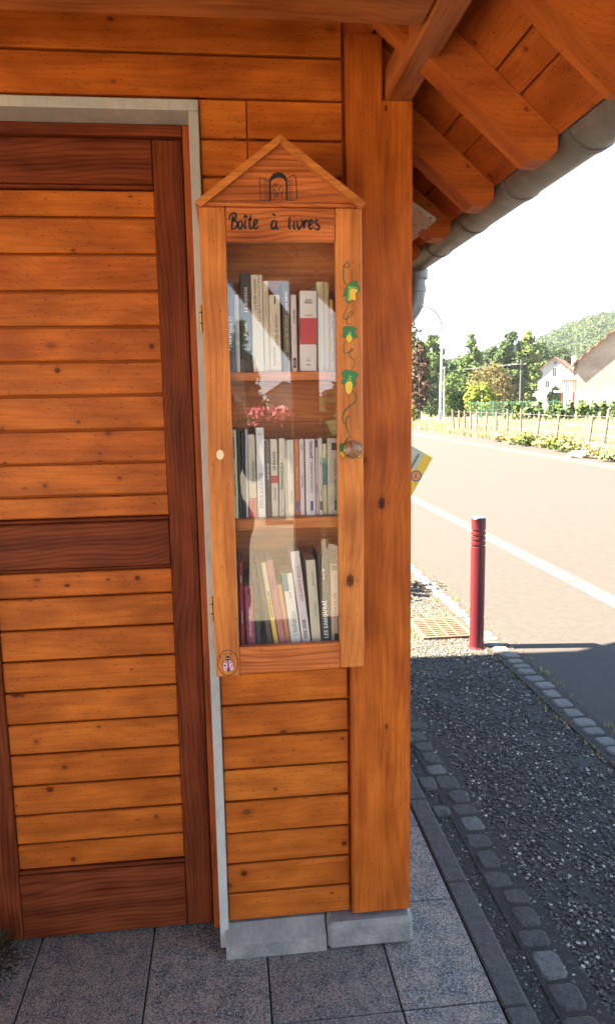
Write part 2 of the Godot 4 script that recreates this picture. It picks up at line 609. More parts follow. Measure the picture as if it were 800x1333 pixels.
func cobble(parent: Node, at: Vector3, w: float, l: float, m: Material) -> void:
	var st := mb()
	# a worn setts: irregular outline, rounded top
	var n := 8
	var lowr := []
	var top := []
	var inn := []
	for k in n:
		var a := TAU * (k + 0.5) / n
		var d := Vector3(signf(cos(a)) * pow(absf(cos(a)), 0.45) * w * 0.5, 0, signf(sin(a)) * pow(absf(sin(a)), 0.45) * l * 0.5) * rng.randf_range(0.9, 1.04)
		lowr.append(at + d + Vector3(0, -0.06, 0))
		top.append(at + d + Vector3(0, -0.006, 0))
		inn.append(at + d * 0.82 + Vector3(0, rng.randf_range(-0.001, 0.003), 0))
	for k in n:
		var j := (k + 1) % n
		quad(st, lowr[k], lowr[j], top[j], top[k], top[k] - at)
		quad(st, top[k], top[j], inn[j], inn[k], (top[k] - at).normalized() + Vector3.UP)
		tri(st, inn[k], inn[j], at + Vector3(0, 0.002, 0), Vector3.UP)
	obj("cobble", st, m, parent)
func stone_mesh(seed_: int) -> ArrayMesh:
	var r := RandomNumberGenerator.new()
	r.seed = seed_
	var st := mb()
	var t := (1.0 + sqrt(5.0)) / 2.0
	var v := []
	for p in [[-1, t, 0], [1, t, 0], [-1, -t, 0], [1, -t, 0], [0, -1, t], [0, 1, t], [0, -1, -t], [0, 1, -t], [t, 0, -1], [t, 0, 1], [-t, 0, -1], [-t, 0, 1]]:
		v.append(Vector3(p[0], p[1] * 0.62, p[2]).normalized() * r.randf_range(0.36, 0.56) * Vector3(1.15, 0.75, 1))
	for f in [[0, 11, 5], [0, 5, 1], [0, 1, 7], [0, 7, 10], [0, 10, 11], [1, 5, 9], [5, 11, 4], [11, 10, 2], [10, 7, 6], [7, 1, 8], [3, 9, 4], [3, 4, 2], [3, 2, 6], [3, 6, 8], [3, 8, 9], [4, 9, 5], [2, 4, 11], [6, 2, 10], [8, 6, 7], [9, 8, 1]]:
		for e in f: st.set_color(Color.WHITE)
		tri(st, v[f[0]], v[f[1]], v[f[2]], v[f[0]] + v[f[1]] + v[f[2]])
	return st.commit()
func gravel() -> void:
	var pts := []
	var patch := FastNoiseLite.new()
	patch.seed = 5
	patch.frequency = 0.03
	for i in 56000:
		# denser near the viewer, thinning out behind
		var x := rng.randf_range(0.88, 1.63)
		var z := 0.5 - pow(rng.randf(), 1.25) * 5.6
		# bare trodden patches
		if patch.get_noise_2d(x * 100.0, z * 100.0) > 0.22 and rng.randf() < 0.6: continue
		pts.append([x, z, 0.0035 + pow(rng.randf(), 2.6) * 0.012])
	for i in 7000:
		pts.append([rng.randf_range(0.735, 0.96), 0.45 - rng.randf() * 2.4, 0.003 + pow(rng.randf(), 2.0) * 0.008])
	for i in 900:
		pts.append([rng.randf_range(1.6, 1.95), 0.45 - rng.randf() * 5.0, rng.randf_range(0.004, 0.010)])
	for v in 3:
		var mm := MultiMesh.new()
		mm.transform_format = MultiMesh.TRANSFORM_3D
		mm.use_colors = true
		mm.mesh = stone_mesh(40 + v)
		var mine := []
		for i in pts.size():
			if i % 3 == v: mine.append(pts[i])
		mm.instance_count = mine.size()
		for i in mine.size():
			var p = mine[i]
			var s: float = p[2]
			var b := Basis(Vector3.UP, rng.randf() * TAU) * Basis(Vector3.RIGHT, rng.randf_range(-0.5, 0.5))
			mm.set_instance_transform(i, Transform3D(b.scaled(Vector3.ONE * s), Vector3(p[0], -0.033 + s * 0.22, p[1])))
			var g := rng.randf_range(0.04, 0.13) if rng.randf() < 0.9 else rng.randf_range(0.18, 0.45)
			mm.set_instance_color(i, Color(g * 1.05, g, g * rng.randf_range(0.86, 0.98)))
		var o := MultiMeshInstance3D.new()
		o.name = numbered("gravel")
		o.multimesh = mm
		o.material_override = M.stone
		add_child(o)
		o.set_meta("kind", "stuff")
		tag(o, "loose grey gravel stones between the paving and the cobbles", "gravel", "gravel")
	# low dry grass and weeds in the joints of the cobble row
	var blades := blade_mesh(5, 0.035, 0.0025, [Color(0.30, 0.24, 0.10), Color(0.16, 0.16, 0.05), Color(0.36, 0.30, 0.15)])
	var mw := MultiMesh.new()
	mw.transform_format = MultiMesh.TRANSFORM_3D
	mw.mesh = blades
	mw.instance_count = 560
	for i in 560:
		var a := rng.randf()
		var x := rng.randf_range(1.56, 1.63) if a < 0.35 else rng.randf_range(1.735, 1.80)
		var z := 0.6 - rng.randf() * 6.0
		if a > 0.8:
			x = rng.randf_range(1.20, 1.62)
			z = rng.randf_range(-3.35, -3.05) if rng.randf() < 0.7 else rng.randf_range(-3.0, -2.6)
			if z > -3.05: x = rng.randf_range(1.17, 1.24)
		mw.set_instance_transform(i, Transform3D(Basis(Vector3.UP, rng.randf() * TAU).scaled(Vector3.ONE * rng.randf_range(0.25, 0.75)), Vector3(x, -0.03, z)))
	var w := MultiMeshInstance3D.new()
	w.name = "dry_weeds"
	w.multimesh = mw
	w.material_override = M.blades
	add_child(w)
	w.set_meta("kind", "stuff")
	tag(w, "low dry weeds growing along the cobble border", "weeds")
func blade_mesh(n: int, h: float, w: float, cols: Array) -> ArrayMesh:
	var st := mb()
	for k in n:
		var a := rng.randf() * TAU
		var b := Vector3(cos(a), 0, sin(a)) * rng.randf() * h * 0.6
		var lean := Vector3(cos(a + 1.0), 0, sin(a + 1.0)) * h * rng.randf_range(0.1, 0.7)
		var side := Vector3(cos(a * 3.0), 0, sin(a * 3.0)) * w
		var hh := h * rng.randf_range(0.6, 1.3)
		st.set_color(cols[rng.randi() % cols.size()])
		var mid := b + lean * 0.35 + Vector3(0, hh * 0.6, 0)
		quad(st, b - side, b + side, mid + side * 0.8, mid - side * 0.8, side.cross(Vector3.UP))
		tri(st, mid - side * 0.8, mid + side * 0.8, b + lean + Vector3(0, hh, 0), side.cross(Vector3.UP))
	return st.commit()

# ------------------------------------------------------------------ the wooden shelter
const SLOPE := 0.85
func roof_y(x: float) -> float:   # underside of the roof boards on the right slope
	return 2.132 + (0.749 - x) * SLOPE
func shelter() -> void:
	var b := thing("wooden_shelter", "orange varnished timber shelter with plank walls, corner post and overhanging roof", "building")
	# wall bodies
	var st := mb()
	box(st, Vector3(-0.064, 0.03, -0.2), Vector3(0.45, 2.75, -0.021))
	box(st, Vector3(-0.76, 2.262, -0.2), Vector3(-0.066, 3.2, -0.021))
	box(st, Vector3(-3.75, 0.0, -0.2), Vector3(-0.762, 2.45, -0.021))
	prism(st, PackedVector2Array([Vector2(-3.7, 2.45), Vector2(0.45, 2.45), Vector2(0.42, 2.38), Vector2(-1.6, 4.1), Vector2(-3.72, 2.3)]), -0.19, -0.03)
	var wall := obj("wall", st, M.backing, b)
	st = mb()
	box(st, Vector3(0.30, 0.0, -2.36), Vector3(0.44, 2.35, -0.21))
	obj("side_wall", st, M.plank2, b)
	st = mb()
	box(st, Vector3(-3.75, 0.0, -2.36), Vector3(-3.6, 2.3, -0.21))
	obj("side_wall", st, M.plank2, b)
	st = mb()
	prism(st, PackedVector2Array([Vector2(-3.59, 0), Vector2(0.29, 0), Vector2(0.29, 2.45), Vector2(-1.6, 4.05), Vector2(-3.59, 2.35)]), -2.36, -2.23)
	obj("rear_wall", st, M.plank2, b)
	# wall planks right of the door (measured seams), and above it
	var seams := [0.083, 0.169, 0.26, 0.354, 0.45, 0.545, 0.639, 0.732, 0.825, 0.918, 1.011, 1.104, 1.197, 1.290, 1.383, 1.476, 1.569, 1.662, 1.755, 1.848, 1.941, 2.02, 2.099, 2.186, 2.278, 2.377, 2.475, 2.57, 2.665]
	var pm := [M.plank, M.plank2, M.plank3]
	for i in seams.size() - 1:
		var y0: float = seams[i]
		var y1: float = seams[i + 1]
		var over: bool = y0 > 2.2
		var x0 := -0.042
		if over: x0 = -1.3
		var dz := rng.randf_range(-0.0012, 0.0012)
		if y0 > 2.18 and y0 < 2.2:
			# this course is jointed
			piece("plank", Vector3(-0.042, y0 + 0.003, -0.0205), Vector3(0.0715, y1 - 0.003, dz), pm[i % 3], wall)
			piece("plank", Vector3(0.0735, y0 + 0.003, -0.0205), Vector3(0.307, y1 - 0.003, dz + 0.001), pm[(i + 1) % 3], wall)
		elif y0 > 2.09 and y0 < 2.1:
			piece("plank", Vector3(-0.042, y0 + 0.003, -0.0205), Vector3(0.0715, y1 - 0.003, dz), pm[(i + 1) % 3], wall)
			piece("plank", Vector3(0.0735, y0 + 0.003, -0.0205), Vector3(0.307, y1 - 0.003, dz + 0.001), pm[i % 3], wall)
		else:
			piece("plank", Vector3(x0, y0 + 0.003, -0.0205), Vector3(0.307, y1 - 0.003, dz), pm[rng.randi() % 3], wall)
	for i in 24:
		piece("plank", Vector3(-1.9, 0.04 + i * 0.0935, -0.02), Vector3(-0.80, 0.128 + i * 0.0935, 0.0), pm[rng.randi() % 3], wall)
	# corner post with a drying check down its face
	uv_g = 1
	rand_uv()
	st = mb()
	var pc := 0.004
	prism(st, PackedVector2Array([Vector2(0.3125, 0.092), Vector2(0.478, 0.092), Vector2(0.478, 2.274), Vector2(0.402, 2.274), Vector2(0.402, 2.42), Vector2(0.3125, 2.42)]), -0.11, 0.026 - pc)
	prism(st, PackedVector2Array([Vector2(0.3125 + pc, 0.092 + pc), Vector2(0.3965, 0.092 + pc), Vector2(0.3972, 0.9), Vector2(0.3968, 1.7), Vector2(0.3975, 2.42), Vector2(0.3125 + pc, 2.42)]), 0.026 - pc, 0.026)
	prism(st, PackedVector2Array([Vector2(0.3971, 0.092 + pc), Vector2(0.478 - pc, 0.092 + pc), Vector2(0.478 - pc, 2.274 - pc), Vector2(0.3981, 2.274 - pc), Vector2(0.3974, 1.7), Vector2(0.3978, 0.9)]), 0.026 - pc, 0.0257)
	obj("post", st, M.post, b)
	# stone blocks
	st = mb()
	prism(st, PackedVector2Array([Vector2(-0.1, 0), Vector2(0.045, 0), Vector2(0.045, 0.044), Vector2(0.042, 0.047), Vector2(-0.002, 0.078), Vector2(-0.1, 0.078)]), -0.052, 0.232, Transform3D(Basis(Vector3(0, 0, 1), Vector3(0, 1, 0), Vector3(1, 0, 0)), Vector3.ZERO))
	obj("stone_block", st, M.block, b)
	st = mb()
	box(st, Vector3(0.236, 0.0, -0.13), Vector3(0.484, 0.082, 0.05), 0.012)
	obj("stone_block", st, M.block, b)
	# white door surround: face strip and deep reveal
	st = mb()
	box(st, Vector3(-0.068, 0.012, -0.12), Vector3(-0.0435, 2.2445, 0.012), 0.002)
	obj("door_frame", st, M.white_frame, b)
	st = mb()
	box(st, Vector3(-0.80, 2.245, -0.12), Vector3(-0.0435, 2.27, 0.012), 0.002)
	obj("door_frame", st, M.white_frame, b)
	st = mb()
	box(st, Vector3(-0.80, 0.012, -0.12), Vector3(-0.7755, 2.2445, 0.012), 0.002)
	obj("door_frame", st, M.white_frame, b)
	piece("jamb", Vector3(-0.088, 0.004, -0.135), Vector3(-0.0685, 2.2445, -0.08), M.jamb, b, 1)
	piece("jamb", Vector3(-0.775, 0.004, -0.135), Vector3(-0.756, 2.2445, -0.08), M.jamb, b, 1)
	piece("jamb", Vector3(-0.7555, 2.217, -0.135), Vector3(-0.0885, 2.2445, -0.08), M.red_wood, b, 0)
	door(b)
	roof(b)
func door(b: Node) -> void:
	var st := mb()
	box(st, Vector3(-0.74, 0.02, -0.15), Vector3(-0.10, 2.20, -0.134))
	var leaf := obj("door", st, M.backing, b)
	piece("stile", Vector3(-0.166, 0.010, -0.145), Vector3(-0.0895, 2.2155, -0.098), M.red_wood, leaf, 1, 0.004)
	piece("stile", Vector3(-0.755, 0.010, -0.145), Vector3(-0.641, 2.2155, -0.098), M.red_wood, leaf, 1, 0.004)
	for rl in [[2.107, 2.2155], [1.112, 1.236], [0.010, 0.21]]:
		piece("rail", Vector3(-0.6405, rl[0], -0.143), Vector3(-0.1665, rl[1], -0.0985), M.red_wood, leaf, 0, 0.004)
	for bead in [2.1015, 1.2415, 1.1065, 0.2155]:
		piece("bead", Vector3(-0.6405, bead - 0.005, -0.13), Vector3(-0.1665, bead + 0.005, -0.106), M.red_wood, leaf, 0, 0.003)
	for ys in [[2.096, 2.028, 1.937, 1.844, 1.754, 1.664, 1.576, 1.485, 1.396, 1.308, 1.247], [1.101, 1.029, 0.938, 0.849, 0.759, 0.665, 0.574, 0.48, 0.39, 0.30, 0.221]]:
		for i in ys.size() - 1:
			piece("plank", Vector3(-0.6405, ys[i + 1] + 0.0028, -0.1335), Vector3(-0.1665, ys[i] - 0.0028, -0.112 + rng.randf_range(-0.001, 0.001)), M.door_plank if rng.randf() < 0.6 else M.door_plank2, leaf)
	# black lever handle on its plate
	st = mb()
	box(st, Vector3(-0.712, 0.93, -0.0975), Vector3(-0.672, 1.13, -0.092), 0.002)
	tube(st, [Vector3(-0.692, 1.06, -0.092), Vector3(-0.692, 1.06, -0.05), Vector3(-0.68, 1.06, -0.045), Vector3(-0.642, 1.058, -0.045)], [0.008], 10)
	obj("handle", st, M.black, leaf)
func roof(b: Node) -> void:
	# plate beam along the side, cross beam under the porch
	piece("beam", Vector3(0.41, 2.275, 0.0), Vector3(0.478, 2.352, 3.2), M.beam, b, 2, 0.006)
	piece("beam", Vector3(-3.6, 2.275, 0.375), Vector3(0.408, 2.40, 0.49), M.beam, b, 0, 0.006)
	# porch front: post, beam and brace behind the viewer
	piece("porch_post", Vector3(0.40, 0.05, 2.92), Vector3(0.56, 2.27, 3.08), M.post, b, 1, 0.006)
	piece("porch_post", Vector3(-3.7, 0.05, 2.92), Vector3(-3.54, 2.27, 3.08), M.post, b, 1, 0.006)
	piece("beam", Vector3(-3.6, 2.277, 2.94), Vector3(0.407, 2.40, 3.06), M.beam, b, 0, 0.006)
	var br := mb()
	uv_g = 0
	prism(br, PackedVector2Array([Vector2(0.02, 2.278), Vector2(0.398, 1.80), Vector2(0.398, 2.06), Vector2(0.225, 2.278)]), 2.95, 3.05)
	obj("brace", br, M.beam, b)
	var gi := mb()
	prism(gi, PackedVector2Array([Vector2(-3.4, 2.402), Vector2(0.40, 2.402), Vector2(-1.6, 4.08)]), 2.97, 3.0)
	obj("gable_boarding", gi, M.plank2, b)
	# rafters, each with a shaped tail
	var prof := PackedVector2Array()
	for p in [[0.749, 2.130], [0.749, 2.093], [0.728, 2.072], [0.690, 2.078], [-1.59, 4.021], [-1.59, 4.12]]:
		prof.append(Vector2(p[0], p[1]))
	prof[5] = Vector2(-1.59, roof_y(-1.59) - 0.002)
	prof[4] = Vector2(-1.59, roof_y(-1.59) - 0.107)
	prof[3] = Vector2(0.690, roof_y(0.690) - 0.107)
	var rs := mb()
	uv_g = 0
	uv_o = Vector2(0.2, 0.45)
	prism(rs, prof, 0.0, -0.075)
	var rmesh := rs.commit()
	var zs := -1.96
	var z := 0.25
	while z > -2.4: z -= 0.395
	z += 0.395
	while z < 3.2:
		share("rafter", rmesh, M.rafter, b, Transform3D(Basis(), Vector3(0, 0, z)))
		z += 0.395
	# roof boards running along the eave, open joints between them
	var cuts := [0.754, 0.663, 0.607, 0.50, 0.39, 0.28, 0.17, 0.06, -0.05, -0.16, -0.27, -0.38, -0.49, -0.60, -0.71, -0.82, -0.93, -1.04, -1.15, -1.26, -1.37, -1.48, -1.59]
	for i in cuts.size() - 1:
		var xa: float = cuts[i] - (0.0 if i == 0 else 0.0035)
		var xb: float = cuts[i + 1] + 0.0035
		uv_g = 2
		rand_uv()
		var s := mb()
		prism(s, PackedVector2Array([Vector2(xa, roof_y(xa)), Vector2(xb, roof_y(xb)), Vector2(xb, roof_y(xb) + 0.024), Vector2(xa, roof_y(xa) + 0.024)]), -2.74, 3.3)
		obj("roof_board", s, M.roof_board, b)
	# covering of both slopes
	var c := mb()
	prism(c, PackedVector2Array([Vector2(0.79, roof_y(0.79) + 0.026), Vector2(-1.6, roof_y(-1.6) + 0.026), Vector2(-3.99, roof_y(0.79) + 0.026), Vector2(-3.99, roof_y(0.79) + 0.08), Vector2(-1.6, roof_y(-1.6) + 0.09), Vector2(0.79, roof_y(0.79) + 0.08)]), -2.75, 3.31)
	obj("roof_covering", c, M.tile, b)
	# half-round gutter
	var gc := Vector2(0.822, 2.148)
	var gs := mb()
	for i in 18:
		var a0 := PI + PI * i / 18.0
		var a1 := PI + PI * (i + 1) / 18.0
		for rr in [0.062, 0.0595]:
			var n0 := Vector3(cos(a0), sin(a0), 0)
			var n1 := Vector3(cos(a1), sin(a1), 0)
			var c3 := Vector3(gc.x, gc.y, 0)
			var oo := [[n0, -2.45], [n1, -2.45], [n1, 3.3], [n0, -2.45], [n1, 3.3], [n0, 3.3]]
			if rr > 0.061: oo.reverse()
			for e in oo:
				gs.set_normal(e[0] if rr > 0.061 else -e[0])
				gs.set_uv(Vector2(e[1], 0))
				gs.add_vertex(c3 + e[0] * rr + Vector3(0, 0, e[1]))
	var bead := []
	for k in 12: bead.append(Vector3(gc.x + 0.064, gc.y + 0.004, -2.45 + 5.75 * k / 11.0))
	tube(gs, bead, [0.007], 8)
	prism(gs, PackedVector2Array([Vector2(0.7625, 2.148), Vector2(0.78, 2.105), Vector2(0.822, 2.0885), Vector2(0.864, 2.105), Vector2(0.8815, 2.148)]), -2.45, -2.448)
	var gut := obj("gutter", gs, M.zinc, b)
	for k in 14:
		var zz := -2.115 + 0.395 * k
		var q := mb()
		for i in 14:
			var a0 := PI + PI * i / 14.0
			var a1 := PI + PI * (i + 1) / 14.0
			var d0 := Vector3(cos(a0), sin(a0), 0)
			var d1 := Vector3(cos(a1), sin(a1), 0)
			var c3 := Vector3(gc.x, gc.y, zz)
			quad(q, c3 + d0 * 0.0655, c3 + d1 * 0.0655, c3 + d1 * 0.0655 + Vector3(0, 0, 0.022), c3 + d0 * 0.0655 + Vector3(0, 0, 0.022), d0 + d1)
			quad(q, c3 + d0 * 0.0625, c3 + d1 * 0.0625, c3 + d1 * 0.0655, c3 + d0 * 0.0655, Vector3(0, 0, -1))
			quad(q, c3 + d0 * 0.0625 + Vector3(0, 0, 0.022), c3 + d1 * 0.0625 + Vector3(0, 0, 0.022), c3 + d1 * 0.0655 + Vector3(0, 0, 0.022), c3 + d0 * 0.0655 + Vector3(0, 0, 0.022), Vector3(0, 0, 1))
		obj("bracket", q, M.zinc_dark if k % 2 == 0 else M.zinc, gut)
	# downpipe: outlet, swan neck back to the wall, pipe to the ground
	var ds := mb()
	var zd := -1.27
	var path := smooth_pts([Vector3(0.822, 2.10, zd), Vector3(0.822, 2.00, zd), Vector3(0.80, 1.93, zd), Vector3(0.70, 1.83, zd - 0.02), Vector3(0.60, 1.74, zd - 0.04), Vector3(0.525, 1.66, zd - 0.05), Vector3(0.51, 1.56, zd - 0.05), Vector3(0.51, 1.2, zd - 0.05), Vector3(0.51, 0.0, zd - 0.05)], 5)
	tube(ds, path, [0.041], 16)
	var dp := obj("downpipe", ds, M.zinc, b)
	for q in [[Vector3(0.822, 2.03, zd), Vector3(0.822, 2.005, zd)], [Vector3(0.822, 2.10, zd), Vector3(0.822, 2.06, zd)]]:
		var cs := mb()
		tube(cs, [q[0], q[1]], [0.046 if q[0].y < 2.05 else 0.052], 16)
		obj("collar", cs, M.zinc, dp)
	# pale spattered board under the rafters
	var bs := mb()
	uv_s = Vector2(0.5, 0.5)
	uv_g = 0
	prism(bs, PackedVector2Array([Vector2(0.665, 2.098), Vector2(0.50, 2.205), Vector2(0.506, 2.216), Vector2(0.671, 2.109)]), -0.95, -0.43)
	obj("soffit_board", bs, M.board, b)
	uv_s = Vector2(1.6, 0.8)
# ------------------------------------------------------------------ the book box
const ZF := 0.2
func zp(ox: float, oy: float, s: float, pts: Array, z := ZF) -> Array:
	var out := []
	for p in pts:
		var v := on_z(ox + p[0] * s, oy + p[1] * s, z)
		out.append(Vector2(v.x, v.y))
	return out
func book_box() -> void:
	var b := thing("book_box", "orange pine book cabinet with gabled top, glass door and painted vine, hung on plank wall", "cabinet", Vector3(0.135, 0.896, 0.0))
	var off := -b.position
	var T := Transform3D(Basis(), off)
	var xl := -0.047
	var xr := 0.317
	# carcass
	piece("back_panel", Vector3(xl + 0.006, 0.905, 0.004), Vector3(xr - 0.006, 1.98, 0.014), M.box, b, 0, 0.0, T)
	piece("side_panel", Vector3(xl + 0.002, 0.90, 0.0145), Vector3(xl + 0.02, 1.975, 0.178), M.box, b, 1, 0.002, T)
	piece("side_panel", Vector3(xr - 0.02, 0.90, 0.0145), Vector3(xr - 0.002, 1.975, 0.178), M.box, b, 1, 0.002, T)
	piece("bottom_panel", Vector3(xl + 0.0205, 0.90, 0.0145), Vector3(xr - 0.0205, 0.948, 0.177), M.box, b, 0, 0.001, T)
	piece("top_panel", Vector3(xl + 0.0205, 1.945, 0.0145), Vector3(xr - 0.0205, 1.962, 0.177), M.box, b, 0, 0.001, T)
	piece("shelf", Vector3(xl + 0.0205, 1.600, 0.0145), Vector3(xr - 0.0205, 1.620, 0.172), M.box, b, 0, 0.002, T)
	piece("shelf", Vector3(xl + 0.0205, 1.247, 0.0145), Vector3(xr - 0.0205, 1.273, 0.172), M.box, b, 0, 0.002, T)
	# back battens seen between the shelves
	piece("batten", Vector3(xl + 0.021, 1.80, 0.0145), Vector3(xr - 0.021, 1.862, 0.022), M.box, b, 0, 0.002, T)
	piece("batten", Vector3(xl + 0.021, 1.43, 0.0145), Vector3(xr - 0.021, 1.50, 0.022), M.box, b, 0, 0.002, T)
	# gable: panel, ledge and two roof boards
	uv_g = 0
	rand_uv()
	var st := mb()
	prism(st, PackedVector2Array([Vector2(-0.040, 1.988), Vector2(0.310, 1.990), Vector2(0.135, 2.118)]), 0.02, 0.196, T)
	obj("gable", st, M.box_rail, b)
	for s in [[Vector2(0.1345, 2.127), Vector2(-0.053, 1.986)], [Vector2(0.135, 2.127), Vector2(0.323, 1.988)]]:
		rand_uv()
		uv_g = 0
		st = mb()
		var d: Vector2 = (s[1] - s[0]).normalized()
		var n := Vector2(d.y, -d.x) if d.x < 0 else Vector2(-d.y, d.x)
		if n.y > 0: n = -n
		var th := 0.0145
		prism(st, PackedVector2Array([s[0], s[1], s[1] + Vector2(0, -0.004), s[1] + n * th + Vector2(0.004 if d.x < 0 else -0.004, 0.001), s[0] + Vector2(0, -th * 1.28)]), 0.002, 0.214, T)
		obj("roof_board", st, M.box, b)
	piece("ledge", Vector3(xl + 0.004, 1.9795, 0.178), Vector3(xr - 0.004, 1.9875, 0.2035), M.box_rail, b, 0, 0.0015, T)
	# door: stiles, rails, glass, hinges, knob
	var sl := piece("door_stile", Vector3(xl, 0.894, 0.179), Vector3(0.0105, 1.979, ZF), M.box, b, 1, 0.003, T)
	var sr := piece("door_stile", Vector3(0.2565, 0.899, 0.179), Vector3(xr, 1.979, ZF), M.box, b, 1, 0.003, T)
	var rt := piece("door_rail", Vector3(0.011, 1.905, 0.180), Vector3(0.256, 1.9785, ZF - 0.001), M.box_rail, b, 0, 0.002, T)
	piece("door_rail", Vector3(0.011, 0.898, 0.180), Vector3(0.256, 0.965, ZF - 0.001), M.box_rail, b, 0, 0.002, T)
	st = mb()
	box(st, Vector3(0.006, 0.96, 0.187), Vector3(0.26, 1.91, 0.190), 0.0, T)
	obj("glass_pane", st, M.glass, b)
	for hy in [1.74, 1.06]:
		st = mb()
		tube(st, [Vector3(xl - 0.004, hy - 0.03, 0.187) + off, Vector3(xl - 0.004, hy + 0.03, 0.187) + off], [0.003], 10)
		box(st, Vector3(xl - 0.0028, hy - 0.028, 0.16), Vector3(xl - 0.0005, hy + 0.028, 0.186), 0.0, T)
		var h := obj("hinge", st, M.brass, b)
		for k in 2:
			var ks := mb()
			tube(ks, [Vector3(xl - 0.004, hy - 0.012 + k * 0.024, 0.187) + off, Vector3(xl - 0.004, hy - 0.009 + k * 0.024, 0.187) + off], [0.0035], 10)
			obj("knuckle", ks, M.black, h)
	var kp := on_z(457.5, 585, ZF + 0.012)
	st = mb()
	lathe(st, [Vector2(0.008, 0), Vector2(0.008, 0.010), Vector2(0.0175, 0.014), Vector2(0.0215, 0.021), Vector2(0.0205, 0.028), Vector2(0.015, 0.033), Vector2(0.007, 0.0355), Vector2(0.0, 0.036)], Vector3(kp.x, kp.y, ZF - 0.001) + off, 28, Basis(Vector3.RIGHT, PI / 2))
	obj("knob", st, M.knob, b)
	# pale filler plug on the left stile
	var fp := on_z(286.5, 592, ZF)
	var ov := []
	for k in 20:
		ov.append(Vector2(fp.x + off.x + cos(TAU * k / 20) * 0.0085, fp.y + off.y + sin(TAU * k / 20) * 0.0115))
	st = mb()
	flat_poly(st, ov, ZF + 0.0005)
	obj("filler_plug", st, M.filler, sl)
	paint(b, rt, sl, sr, off)

